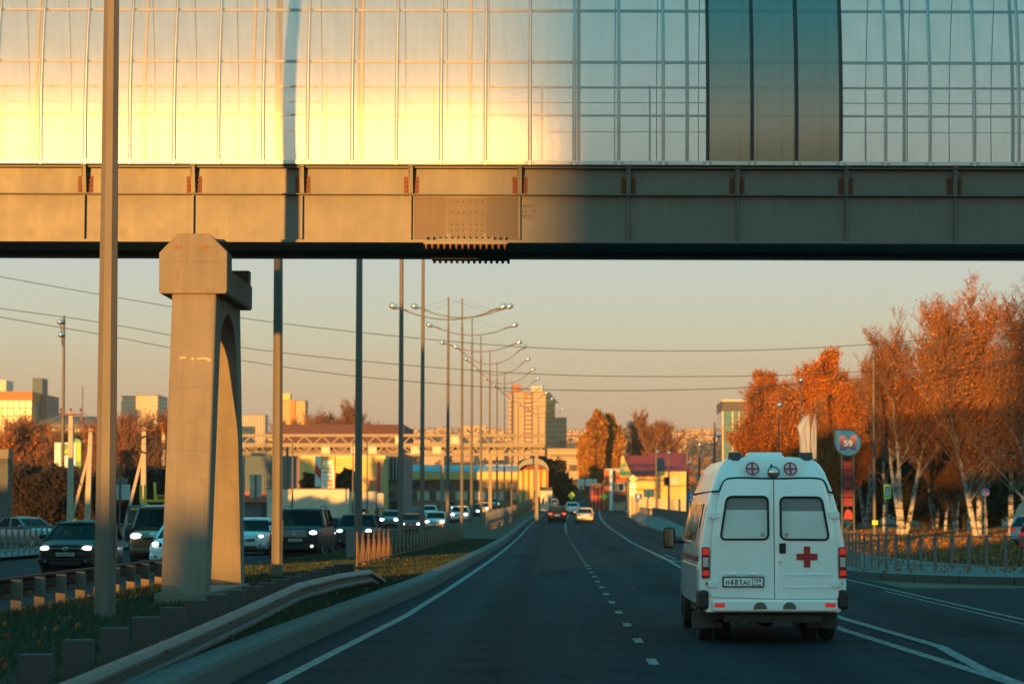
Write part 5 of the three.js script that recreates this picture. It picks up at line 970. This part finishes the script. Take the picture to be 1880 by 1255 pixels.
postSign('road_sign', 'small white and blue parking sign before the yellow house', 'sign', 1171, 200, [{ x0: 1165, x1: 1179, y0: 906, y1: 916, m: mats.blue, face: (s, w, h, x, y, z) => part('arrow', [box(w * .3, h * .6, .006, x, y, z)], mats.white, s) }, { x0: 1166, x1: 1174, y0: 917, y1: 921, m: mats.blue }], 950, { postM: mats.rust });
postSign('warning_sign', 'fluorescent yellow crossing sign ahead, left of the poplars foot', 'sign', 1050, 285, [{ kind: 'diamond', x0: 1043, x1: 1056, y0: 902, y1: 917, m: mats.lime }]);
postSign('warning_sign', 'fluorescent yellow crossing sign ahead, before the red house', 'sign', 1109, 285, [{ kind: 'diamond', x0: 1102, x1: 1116, y0: 904, y1: 918, m: mats.lime }]);
postSign('road_sign', 'pale round sign on a pole right of the road ahead', 'sign', 1089, 290, [{ kind: 'round', x0: 1084, x1: 1094, y0: 906, y1: 916, m: M(.6, .3, .2, .6) }]);
postSign('bus_stop_sign', 'blue square sign with white figure, left of the white van', 'sign', 1269, 150, [{ x0: 1260, x1: 1278, y0: 905, y1: 922, m: mats.blue, face: (s, w, h, x, y, z) => part('figure', [ball(h * .13, x, y + h * .26, z, 1, 1, .1), box(w * .14, h * .22, .008, x, y + h * .06, z), box(w * .3, h * .2, .008, x, y - h * .24, z)], mats.white, s) }], 950);
postSign('crossing_sign', 'blue pedestrian crossing sign with lime border by the birch stems', 'sign', 1629, 120, [{ x0: 1623, x1: 1636, y0: 889, y1: 915, m: mats.lime, face: (s, w, h, x, y, z) => { const q = part('blue_field', [box(w * .68, h * .72, .008, x, y, z)], mats.blue, s); part('white_triangle', [tr(ext(poly([[-w * .25, -h * .26], [w * .25, -h * .26], [0, h * .24]]), .004), x, y, z + .005)], mats.white, s); part('walking_figure', [box(w * .07, h * .2, .006, x, y - h * .1, z + .012), box(w * .2, h * .05, .006, x, y - h * .15, z + .012), ball(w * .06, x, y + h * .06, z + .012, 1, 1, .1)], mats.black, s); } }], 985);
postSign('no_parking_sign', 'round blue no-parking sign with red ring by the right birch stems', 'sign', 1810, 130, [{ kind: 'round', x0: 1800, x1: 1820, y0: 893, y1: 913, m: mats.red, face: (s, w, h, x, y, z) => { part('blue_field', [cyl(w * .38, w * .38, .01, x, y, z, 20, Math.PI / 2)], mats.blue, s); part('red_bar', [box(w * .8, w * .1, .008, x, y, z + .008, 0, 0, -.785)], mats.red, s); } }], 985);
single('lime_marker', 'small lime marker fixed low on the tall lamp pole', 'marker', [rbox(.38, .28, .03, .02, at(1607, 959, 137.7).x, at(1607, 959, 137.7).y, -137.7)], mats.lime);

// petrol price column, banner, kiosk
{
  const d = 178, a = at(590, 836, d), b = at(614, 932, d), w = b.x - a.x, t = thing('price_column', 'tall yellow and white fuel price column with red edge', 'sign', [(a.x + b.x) / 2, gh(d), -d]), Yp = (py) => at(600, py, d).y - gh(d), Hc = Yp(837);
  part('column', [rbox(w, Hc, .4, .03, 0, Hc / 2, 0)], mats.white, t); part('red_edge', [box(.07, Hc, .42, w / 2 + .02, Hc / 2, 0)], mats.red, t);
  printed('brand_field', printTex(128, 144, (g) => { g.fillStyle = '#f2a900'; g.fillRect(0, 0, 128, 144); g.strokeStyle = '#fff'; g.lineWidth = 11; g.lineCap = 'square'; g.beginPath(); g.moveTo(22, 108); g.lineTo(30, 50); g.lineTo(46, 50); g.lineTo(46, 108); g.moveTo(60, 50); g.lineTo(70, 84); g.moveTo(82, 50); g.lineTo(70, 96); g.lineTo(58, 108); g.moveTo(94, 50); g.lineTo(94, 108); g.moveTo(114, 48); g.lineTo(97, 78); g.lineTo(116, 110); g.moveTo(46, 120); g.lineTo(116, 120); g.stroke(); }), w * .97, Yp(838) - Yp(861), t, [0, (Yp(838) + Yp(861)) / 2, .215]);
  printed('price_field', printTex(128, 256, (g) => { g.fillStyle = '#e9e0cf'; g.fillRect(0, 0, 128, 256); g.fillStyle = '#555'; g.font = 'bold 22px sans-serif'; g.fillText('ЛУКОЙЛ', 12, 28); g.fillStyle = '#9ab'; g.fillRect(14, 46, 100, 7); for (let k = 0; k < 6; k++) { g.fillStyle = '#88a0b8'; g.font = 'bold 24px sans-serif'; g.fillText(['98', '95', '95', '92', 'ДТ', 'ДТ'][k], 14, 92 + k * 30); g.fillStyle = '#e8891a'; g.fillRect(58, 72 + k * 30, 56, 20); } }), w * .97, Yp(862) - Yp(926), t, [0, (Yp(862) + Yp(926)) / 2, .215]);
  const f = thing('banner', 'white and red banner left of the price column', 'banner', [at(584, 860, 179).x, gh(179), -179]), bx = (px) => at(px, 860, 179).x - f.position.x, by = (py) => at(584, py, 179).y - gh(179);
  part('pole', [cyl(.05, .05, by(836), bx(590), by(836) / 2, 0, 8)], mats.galv, f);
  part('cloth', [slab([bx(578), by(893), 0], [bx(589), by(893), .1], [bx(589), by(837), .1], [bx(578), by(837), 0], .02)], mats.white, f);
  part('red_field', [slab([bx(578), by(868), .03], [bx(589), by(880), .13], [bx(589), by(862), .13], [bx(578), by(850), .03], .02)], mats.red, f);
  block('kiosk', 'yellow filling-station kiosk behind the price column', 550, 706, 842, 200, { wall: mats.yellowWall, nx: 0, deep: 10, roofM: M(.62, .5, .2, .7), parapet: .35, extras: (t, w, h) => { const s = part('sign_strip', [box(w * .15, .9, .06, -w * .40, h * .62, .04), box(w * .15, .9, .06, w * .36, h * .62, .04)], M(.5, .2, .1, .6), t); part('doorway', [box(w * .05, 1.6, .06, w * .41, h * .3, .04)], winM, t); part('window', [box(w * .12, 1.2, .06, -w * .2, h * .35, .04)], winM, t); part('window', [box(w * .12, 1.2, .06, w * .14, h * .35, .04)], winM, t); part('corner_pier', [box(w * .05, h, .5, w * .47, h / 2, .2)], wallM(.5, .36, .2), t); } });
  single('red_banner', 'tall red banner at the right end of the yellow kiosk', 'banner', [rbox(at(698, 870, 196).x - at(692, 870, 196).x, at(695, 848, 196).y - at(695, 903, 196).y, .06, .02, at(695, 870, 196).x, (at(695, 848, 196).y + at(695, 903, 196).y) / 2, -196), cyl(.04, .04, at(695, 903, 196).y, at(695, 870, 196).x, at(695, 903, 196).y / 2, -196)], M(.6, .04, .02, .5));
  block('hall', 'hall with a purple-red roof behind the gantry', 520, 740, 818, 290, { wall: wallM(.2, .12, .12), nx: 0, deep: 20, roofM: M(.06, .018, .028, .7), parapet: 3 });
  block('blue_hall', 'blue-grey ribbed hall between the pier and the second lamp', 436, 516, 836, 230, { wall: wallM(.09, .13, .15), nx: 0, deep: 14, extras: (t, w, h) => { for (let k = 0; k < 16; k++) part('cladding_rib', [box(.1, h * .3, .08, -w / 2 + w * (k + .5) / 16, h * .52, .05)], wallM(.16, .21, .23), t); part('red_goods', [box(w * .8, 1.2, .4, w * .05, 2.6, .4)], wallM(.4, .12, .08), t); part('gate', [box(w * .3, 2, .1, w * .2, 1, .06)], winM, t); } });
  block('boundary_wall', 'long sunlit white wall below the kiosk', 490, 640, 898, 170, { wall: mats.cream, nx: 0, deep: .3, cat: 'wall', parapet: .1 });
  block('boundary_wall', 'sunlit cream wall right of the price column', 614, 655, 902, 172, { wall: mats.cream, nx: 0, deep: .3, cat: 'wall', parapet: .1 });
  block('grey_building', 'grey building with striped dark top left of the fourth lamp', 698, 740, 840, 205, { wall: wallM(.16, .17, .17), nx: 0, deep: 12, extras: (t, w, h) => { part('dark_top', [box(w * 1.02, 2.4, .3, 0, h - 1.1, .1)], wallM(.04, .045, .05), t); for (let k = 0; k < 6; k++) part('stripe', [box(w * .05, 2.2, .12, -w * .38 + k * w * .15, h - 1.1, .3)], wallM(.35, .36, .36), t); part('gate', [box(w * .4, 2.4, .12, w * .18, 1.2, .06)], mats.black, t); part('window', [box(.5, .5, .08, -w * .2, h * .45, .05)], winM, t); part('window', [box(.5, .5, .08, w * .05, h * .45, .05)], winM, t); } });
  for (const [x0, x1, y0, y1, l] of [[652, 672, 902, 934, 'grey-white board below the kiosk, right of the third lamp'], [676, 690, 902, 936, 'white board next to the red banner'], [692, 704, 905, 932, 'small cream board under the red banner']]) { const a = at(x0, y0, 168), b = at(x1, y1, 168); const t = thing('notice_board', l, 'board', [(a.x + b.x) / 2, gh(168), -168]); part('panel', [rbox(b.x - a.x, a.y - b.y, .08, .02, 0, (a.y + b.y) / 2 - gh(168), 0)], M(.38, .38, .36, .7, { map: mottle }), t); part('leg', [cyl(.04, .04, b.y - gh(168), -(b.x - a.x) * .4, (b.y - gh(168)) / 2, 0, 6)], mats.galv, t); part('leg', [cyl(.04, .04, b.y - gh(168), (b.x - a.x) * .4, (b.y - gh(168)) / 2, 0, 6)], mats.galv, t); }
}
{ // pipe gantry
  const d = 215, X = (px) => at(px, 815, d).x, Y = (py) => at(700, py, d).y, t = thing('pipe_gantry', 'long pale steel truss gantry crossing behind the lamp row', 'gantry'), m = M(.24, .20, .145, .7);
  const xa = X(444), xb = X(1000);
  const rows = [[799, .28], [817, .42], [834, .3]];
  for (const [py, h] of rows) part('chord', [box(xb - xa, h, .3, (xa + xb) / 2, Y(py), -d)], m, t);
  part('pipe', [tr(new THREE.CylinderGeometry(.3, .3, xb - xa, 10), (xa + xb) / 2, Y(820), -d - .8, 0, 0, Math.PI / 2)], m, t);
  const n = 34, s = (xb - xa) / n;
  for (let k = 0; k < n; k++) { const x = xa + k * s, up = k % 2; part('diagonal', [beam(V(x, Y(up ? 800 : 816), -d), V(x + s, Y(up ? 816 : 800), -d), .13, .13)], m, t); part('diagonal', [beam(V(x, Y(up ? 833 : 818), -d), V(x + s, Y(up ? 818 : 833), -d), .13, .13)], m, t); }
  for (const px of [598, 652, 684, 733, 762, 802, 835]) part('plate', [box(.85, .75, .06, X(px), Y(px % 2 ? 808 : 826), -d + .18)], mats.cream, t);
  for (const px of [446, 660, 812, 900, 985]) part('leg', [box(.35, Y(834) - gh(d), .35, X(px), (Y(834) + gh(d)) / 2, -d)], m, t);
}
{ // long hall and its arched entrance
  const d = 320, a = at(742, 868, d), b = at(952, 868, d), w = b.x - a.x, y = (py) => at(850, py, d).y - gh(d), t = thing('market_hall', 'long hall with grey roof edge and yellow band, behind the lamp row', 'building', [(a.x + b.x) / 2, gh(d), -d]);
  part('roof', [loft([[y(853), -3], [y(858), -.4], [y(864), .3], [y(866), .5]].map(([yy, z]) => [[-w / 2, yy, z], [w / 2, yy, z]]), { closed: false, caps: false, crease: 1 }), box(w, .3, 20, 0, y(854), -13)], M(.30, .33, .35, .35, { metalness: .5 }), t);
  const band = part('yellow_band', [box(w, y(866) - y(880), .5, 0, (y(866) + y(880)) / 2, .2)], mats.yellowWall, t);
  part('wall', [box(w, y(880), 18, 0, y(880) / 2, -9.3)], wallM(.30, .19, .11), t);
  for (let k = 0; k < 18; k++) { const x = -w / 2 + w * (k + .5) / 18; const q = part('shop_window', [box(w / 18 * .8, y(884) - y(898), .12, x, (y(884) + y(898)) / 2, -.22)], winM, t); part('lower_panel', [box(w / 18 * .86, y(902) - y(918), .12, x, (y(902) + y(918)) / 2, -.22)], k % 3 === 1 ? wallM(.12, .1, .1) : mats.cream, t); }
  const c = at(979, 860, d - 6), e = thing('arched_entrance', 'orange entrance hall with a barrel roof at the end of the long hall', 'building', [c.x, gh(d - 6), -(d - 6)]), hw = (at(1008, 860, d - 6).x - at(950, 860, d - 6).x) / 2, Y = (py) => at(979, py, d - 6).y - gh(d - 6);
  const arc = new THREE.Shape(); arc.moveTo(-hw, Y(864)); arc.quadraticCurveTo(-hw * .9, Y(842), 0, Y(841)); arc.quadraticCurveTo(hw * .9, Y(842), hw, Y(864)); arc.lineTo(hw - .3, Y(864)); arc.quadraticCurveTo(hw * .8, Y(852), 0, Y(852)); arc.quadraticCurveTo(-hw * .8, Y(852), -hw + .3, Y(864)); arc.closePath();
  part('barrel_roof', [ext(arc, 14, 0, 10).translate(0, 0, -13)], M(.14, .16, .175, .5, { metalness: .2 }), e);
  part('wall', [box(hw * 1.9, Y(862), 12, 0, Y(862) / 2, -6.4)], wallM(.52, .2, .06), e); part('gable', [box(hw * 1.7, 1.0, .3, 0, Y(859), -.6)], wallM(.2, .07, .05), e);
  for (const u of [-.8, -.45, -.1, .3, .7]) part('pilaster', [box(.5, Y(862), .3, hw * u, Y(862) / 2, -.2)], mats.yellowWall, e);
  part('door', [box(2, 2.6, .2, hw * .2, 1.3, -.3)], winM, e);
  block('gatehouse', 'small cream gatehouse right of the arched entrance', 992, 1014, 900, 285, { wall: mats.cream, nx: 2, ny: 1, deep: 5, ww: .3, wh: .3 });
}
// dark underpass wall ahead
block('dark_hall', 'low dark building ahead where the road bends', 1014, 1072, 898, 400, { wall: wallM(.07, .065, .06), nx: 0, deep: 10, roofM: mats.cream, parapet: .5 });
// ---------------------------------------------------------------- right middle distance
{
  const d = 262, X = (px) => at(px, 880, d).x, Y = (py) => at(1200, py, d).y - gh(d), t = thing('gabled_house', 'yellow house with a steep red roof right of the road', 'house', [X(1180), gh(d), -d]), ox = X(1180), roofM = M(.26, .03, .022, .7, { map: streaks });
  const x0 = X(1146) - ox, x1 = X(1207) - ox;
  part('wall', [box(x1 - x0 - .6, Y(872), 9, (x0 + x1) / 2 + .4, Y(872) / 2, -4.6)], mats.yellowWall, t);
  part('roof', [slab([x0 + .3 + .9, Y(872), .4], [x1, Y(872), .4], [x1, Y(834), -5], [x0 + .2, Y(834), -5], .2), slab([x1, Y(872), -10], [x0 + 1, Y(872), -10], [x0 + .2, Y(834), -5], [x1, Y(834), -5], .2)], roofM, t);
  part('gable', [slab([x0 - .6, Y(874), -.2], [x0 + 1.0, Y(874), .5], [x0 + .1, Y(834), -4.9], [x0 - .2, Y(836), -4.9], .2)], mats.yellow, t);
  part('timber_band', [box(x1 - x0, .15, .1, (x0 + x1) / 2 + .4, Y(898), .0)], wallM(.25, .15, .07), t);
  for (const px of [1186, 1196]) part('window', [box(.6, .9, .12, X(px) - ox, Y(905), .02)], winM, t);
  for (let k = 0; k < 5; k++) part('roof_seam', [slab([lerp(x0 + 1.2, x1, (k + .5) / 5), Y(872) + .04, .44], [lerp(x0 + 1.2, x1, (k + .5) / 5) + .06, Y(872) + .04, .44], [lerp(x0 + .2, x1, (k + .5) / 5) + .06, Y(834) + .04, -4.96], [lerp(x0 + .2, x1, (k + .5) / 5), Y(834) + .04, -4.96], .02)], roofM, t);
  const e = thing('house', 'yellow flat-fronted house with a maroon roof behind, right of the gabled house', 'house', [X(1234), gh(d), -d - 1]), xe = X(1234);
  part('wall', [box(X(1262) - X(1207), Y(865), 8, 0, Y(865) / 2, -4)], mats.yellowWall, e); part('roof', [slab([X(1200) - xe, Y(864), -4], [X(1275) - xe, Y(864), -4], [X(1275) - xe, Y(827), -10], [X(1200) - xe, Y(827), -10], .25)], roofM, e);
  part('eave_band', [box(X(1262) - X(1207), .14, .2, 0, Y(891), .1)], wallM(.3, .18, .08), e); part('window', [box(.8, 1.1, .12, X(1225) - xe, Y(883), .03)], winM, e); part('board', [box(1.7, 1, .12, X(1235) - xe, Y(884), .03)], mats.cream, e);
  const f = thing('board_fence', 'cream board fence in front of the yellow houses', 'fence', [0, gh(240), -240]); seed(31);
  for (let k = 0; k < 22; k++) { const a = at(1158 + k * 5, 915 + rr(-1, 1), 240), w = 5 / pxm(240); part('board', [box(w * .95, a.y - gh(240), .06, a.x, (a.y - gh(240)) / 2, rr(-.02, .02))], k % 4 === 2 ? wallM(.35, .26, .18) : wallM(.55, .46, .30), f); }
  block('red_house', 'orange-red two-storey shop left of the gabled house', 1112, 1150, 866, 290, { wall: wallM(.52, .13, .04), nx: 0, deep: 8, roofM: M(.25, .28, .3, .6), extras: (t, w, h) => { for (const u of [-.18, .25]) { const q = part('window', [box(1.1, 1.3, .12, w * u, h * .62, .03)], mats.cream, t); part('pane', [box(.6, .8, .06, w * u, h * .62, .1)], winM, q); } part('awning', [rbox(w * .7, .8, 1, .05, w * .1, h * .36, .5)], wallM(.12, .07, .06), t); part('shopfront', [box(w * .8, 1.6, .1, w * .05, .9, .04)], mats.cream, t); part('chimney', [box(.9, h * .9, .9, -w * .42, h * .6, .2)], wallM(.5, .14, .05), t); part('white_post', [cyl(.25, .25, h * 1.05, -w * .25, h * .52, 1.4, 8)], mats.white, t); } });
  block('red_kiosk', 'low red kiosk beside the road ahead', 1085, 1111, 893, 300, { wall: wallM(.5, .05, .04), nx: 0, deep: 4, extras: (t, w, h) => { for (let k = 0; k < 4; k++) part('panel_line', [box(.12, h, .08, -w * .4 + k * w * .26, h / 2, .03)], wallM(.6, .3, .2), t); } });
  for (const [x0b, x1b, l] of [[1060, 1073, 'left of two small white billboards ahead'], [1075, 1088, 'right of two small white billboards ahead'], [1089, 1096, 'narrow upright billboard right of the two white ones']]) { const a = at(x0b, 879, 340), b = at(x1b, x1b === 1096 ? 893 : 892, 340), q = thing('billboard', l, 'billboard', [(a.x + b.x) / 2, gh(340), -340]); part('panel', [rbox(b.x - a.x, a.y - b.y, .2, .03, 0, (a.y + b.y) / 2 - gh(340), 0)], M(.55, .55, .52, .6), q); part('post', [cyl(.12, .12, b.y - gh(340), 0, (b.y - gh(340)) / 2, 0, 8)], mats.galv, q); }
}
{ // walls along the right-hand pavement
  const t = thing('concrete_wall', 'low sunlit concrete panel wall right of the road ahead', 'wall'); const pts = [[8.6, 290], [8.7, 268], [8.8, 246], [8.8, 226], [8.9, 206]];
  for (let k = 0; k < pts.length - 1; k++) { const [xa, da] = pts[k], [xb, db] = pts[k + 1]; for (let j = 0; j < 5; j++) { const u = j / 5, v = (j + .96) / 5; part('wall_panel', [beam(V(lerp(xa, xb, u) + bend(lerp(da, db, u)) + .8, gh(lerp(da, db, u)) + .55, -lerp(da, db, u)), V(lerp(xa, xb, v) + bend(lerp(da, db, v)) + .8, gh(lerp(da, db, v)) + .55, -lerp(da, db, v)), .2, 1.3)], wallM(.33, .24, .16), t); } }
  const f = thing('sheet_fence', 'dark sheet-metal fence right of the road, left of the white van', 'fence');
  for (let k = 0; k < 36; k++) { const da = 200 - k * 2, db = da - 1.94; part('sheet', [beam(V(9.9 + k * .03, gh(da) + .8, -da), V(9.93 + k * .03, gh(db) + .8, -db), .06, 1.5)], wallM(.06, .065, .065), f); }
}
{ // M sign
  const d = 132, c = at(1557, 813, d), Y = (py) => at(1557, py, d).y, t = thing('pylon_sign', 'drop-shaped blue sign with orange M and white 59 on two posts', 'sign', [c.x, gh(d), -d]), r = 24.5 / pxm(d), k = c.y - gh(d);
  const s = new THREE.Shape(); s.moveTo(-r, r); s.lineTo(0, r); s.absarc(0, 0, r, Math.PI / 2, -Math.PI, true); s.closePath();
  part('rim', [tr(ext(s, .3, .02, 24), 0, k, -.2)], M(.012, .03, .07, .4), t);
  const tex = printTex(256, 256, (g) => { g.fillStyle = '#2a86b8'; g.fillRect(0, 0, 256, 256); const gr = g.createLinearGradient(0, 50, 0, 200); gr.addColorStop(0, '#e88a66'); gr.addColorStop(.5, '#8a5a78'); gr.addColorStop(1, '#1b3a78'); g.fillStyle = gr; g.beginPath(); g.moveTo(40, 206); g.lineTo(40, 56); g.lineTo(84, 50); g.lineTo(128, 98); g.lineTo(172, 50); g.lineTo(216, 56); g.lineTo(216, 206); g.lineTo(168, 206); g.lineTo(128, 178); g.lineTo(88, 206); g.closePath(); g.fill(); g.fillStyle = '#f2f2ee'; g.font = 'bold 84px sans-serif'; g.textAlign = 'center'; g.fillText('59', 128, 160); });
  const g = new THREE.ShapeGeometry(s, 24), p = g.attributes.position, uv = g.attributes.uv; for (let i = 0; i < p.count; i++) uv.setXY(i, p.getX(i) / (2 * r) + .5, p.getY(i) / (2 * r) + .5); g.scale(.93, .93, 1);
  const face = new THREE.Mesh(g, new THREE.MeshStandardMaterial({ map: tex, roughness: .35 })); face.name = 'sign_face'; face.position.set(0, k, .125); t.add(face);
  for (const s2 of [-1, 1]) part('post', [cyl(.075, .075, k - r * .8, s2 * .37, (k - r * .8) / 2, -.1, 8)], mats.galv, t);
  for (let i = 0; i < 5; i++) part('red_plate', [rbox(.56, (Y(846) - Y(930)) / 5 - .05, .12, .03, 0, lerp(Y(930), Y(846), (i + .5) / 5) - gh(d), -.08)], M(.25, .012, .015, .5), t);
  part('red_lamp', [tr(ext(roundPoly([[-.27, -.28], [.27, -.28], [.2, .2], [0, .32], [-.2, .2]], .08), .12, .01), 0, Y(944) - gh(d), -.05)], mats.red, t);
  part('brace', [beam(V(-.37, .4, -.1), V(.37, 1.2, -.1), .06, .06), beam(V(-.4, 1.25, -.1), V(.4, 1.25, -.1), .06, .06)], mats.galv, t);
}
{ // white flags
  const d = 128, Y = (py) => at(1485, py, d).y, X = (px) => at(px, 790, d).x;
  for (const [px, top, pts, l] of [[1499, 754, [[1499, 757], [1493, 772], [1489, 790], [1488, 815], [1489, 842], [1499, 842]], 'white flag on the rightmost of the flagpoles behind the white van'], [1489, 756, [[1489, 757], [1476, 768], [1465, 781], [1469, 795], [1471, 842], [1489, 842]], 'white flag on the middle flagpole, its corner blown left'], [1481, 756, [[1481, 758], [1474, 770], [1467, 783], [1470, 800], [1474, 842], [1481, 842]], 'white flag on the leftmost flagpole, half hidden']]) {
    const x = X(px), t = thing('flag', l, 'flag', [x, gh(d), -d - (1499 - px) * .05], 0, undefined);
    part('flagpole', [cyl(.04, .03, Y(top) - gh(d), 0, (Y(top) - gh(d)) / 2, 0, 8), ball(.05, 0, Y(top) - gh(d), 0)], mats.pole, t);
    const sh = new THREE.Shape(pts.map(([a, b]) => new THREE.Vector2(X(a) - x, Y(b) - gh(d)))); const nF = 7;
    const g = ext(sh, .012, 0, 4), pp = g.attributes.position; const gg = g.index ? g.toNonIndexed() : g;
    // folds: hanging strips at alternating depth
    const strips = []; const L = pts[pts.length - 2], R = pts[0];
    for (let k = 0; k < nF; k++) { const u0 = k / nF, u1 = (k + 1) / nF, edge = (v) => { const n = pts.length - 1, f = v * (n - 1), i = Math.min(n - 2, Math.floor(f)), q = f - i; return [lerp(pts[i][0], pts[i + 1][0], q), lerp(pts[i][1], pts[i + 1][1], q)]; }; const rows = []; for (let v = 0; v <= 8; v++) { const [ex, ey] = edge(v / 8); const yy = lerp(pts[0][1], 842, v / 8); const ey2 = Math.max(ey, pts[0][1]); rows.push([u0, u1].map((u) => [lerp(px, ex, u) , lerp(yy, ey2, u), Math.sin(u * 12 + v * .3) * .09])); } strips.push(loft(rows.map((r) => r.map(([a, b, z]) => [X(a) - x, Y(b) - gh(d), z])), { closed: false, caps: false, crease: 1.2 })); }
    part('cloth', strips, M(.68, .64, .58, .85), t);
  }
}
{ // low building and parking behind the right-hand birches
  block('shop', 'low pale building behind the birches at the right edge', 1815, 1990, 890, 190, { wall: mats.cream, nx: 6, ny: 1, ww: .4, wh: .4, deep: 8, roofM: M(.3, .06, .05, .7) });
  block('kiosk', 'small dark hut in the shade among the birches', 1715, 1812, 903, 215, { wall: wallM(.06, .06, .055), nx: 0, deep: 5 });
}

// ---------------------------------------------------------------- grass and fallen leaves
{
  seed(1200);
  const blade = new THREE.BufferGeometry(); blade.setAttribute('position', new THREE.Float32BufferAttribute([-.012, 0, 0, .012, 0, 0, .03, .13, .02, -.05, 0, .01, -.03, 0, .0, -.06, .1, -.02, .04, 0, .02, .055, 0, .02, .02, .09, .05], 3)); blade.computeVertexNormals(); metreUV(blade);
  const lawn = (name, label, n, gen, tones) => { const o = new THREE.InstancedMesh(blade, M(1, 1, 1, .9), n); o.name = numbered(name); for (let i = 0; i < n; i++) { const [x, y, z, s] = gen(); tmpQ.setFromEuler(tmpE.set(rr(-.2, .2), rr(0, 6.28), rr(-.2, .2))); tmpM.compose(V(x, y, z), tmpQ, V(s, s, s)); o.setMatrixAt(i, tmpM); const c = tones[Math.floor(rnd() * tones.length)], k = rr(.7, 1.3); o.setColorAt(i, tmpC.setRGB(c[0] * k, c[1] * k, c[2] * k)); } o.castShadow = o.receiveShadow = true; o.userData.kind = 'stuff'; tag(o, label, 'grass'); scene.add(o); };
  { const L = []; for (let i = 0; i < 5200; i++) { if (i % 12) { const d = rr(55, 160); L.push([rr(8.6, 12.4 + d * .17), gh(d) + .13, -d, rr(.07, .14)]); } else { const d = 15 + rnd() * 80; L.push([rr(-8.6, kerbX(d) - .4), .2, -d, rr(.05, .1)]); } } const o = crownOf(L, leafM, rusty, 'fallen_leaves'); tag(o, 'fallen orange leaves scattered over the verges', 'leaves'); scene.add(o); }
  const green = [[.024, .05, .02], [.02, .042, .018], [.03, .05, .022], [.045, .05, .025]];
  lawn('grass', 'short dark green grass on the median around the bridge pier', 60000, () => { const d = 15 + rnd() ** .8 * 105; return [rr(-8.7, kerbX(d) - .42), .14, -d, rr(.6, 1.2)]; }, green);
  lawn('grass', 'brownish grass under the birches right of the railing', 30000, () => { const d = rr(62, 175); return [rr(12.6, 12.6 + d * .17), gh(d) - .04, -d, rr(.9, 2)]; }, [[.06, .07, .025], [.09, .07, .03], [.12, .06, .02], [.05, .06, .02]]);
}
scene.fog = new THREE.FogExp2(new THREE.Color().setRGB(.95, .78, .62), .00011);
renderer.render(scene, camera);
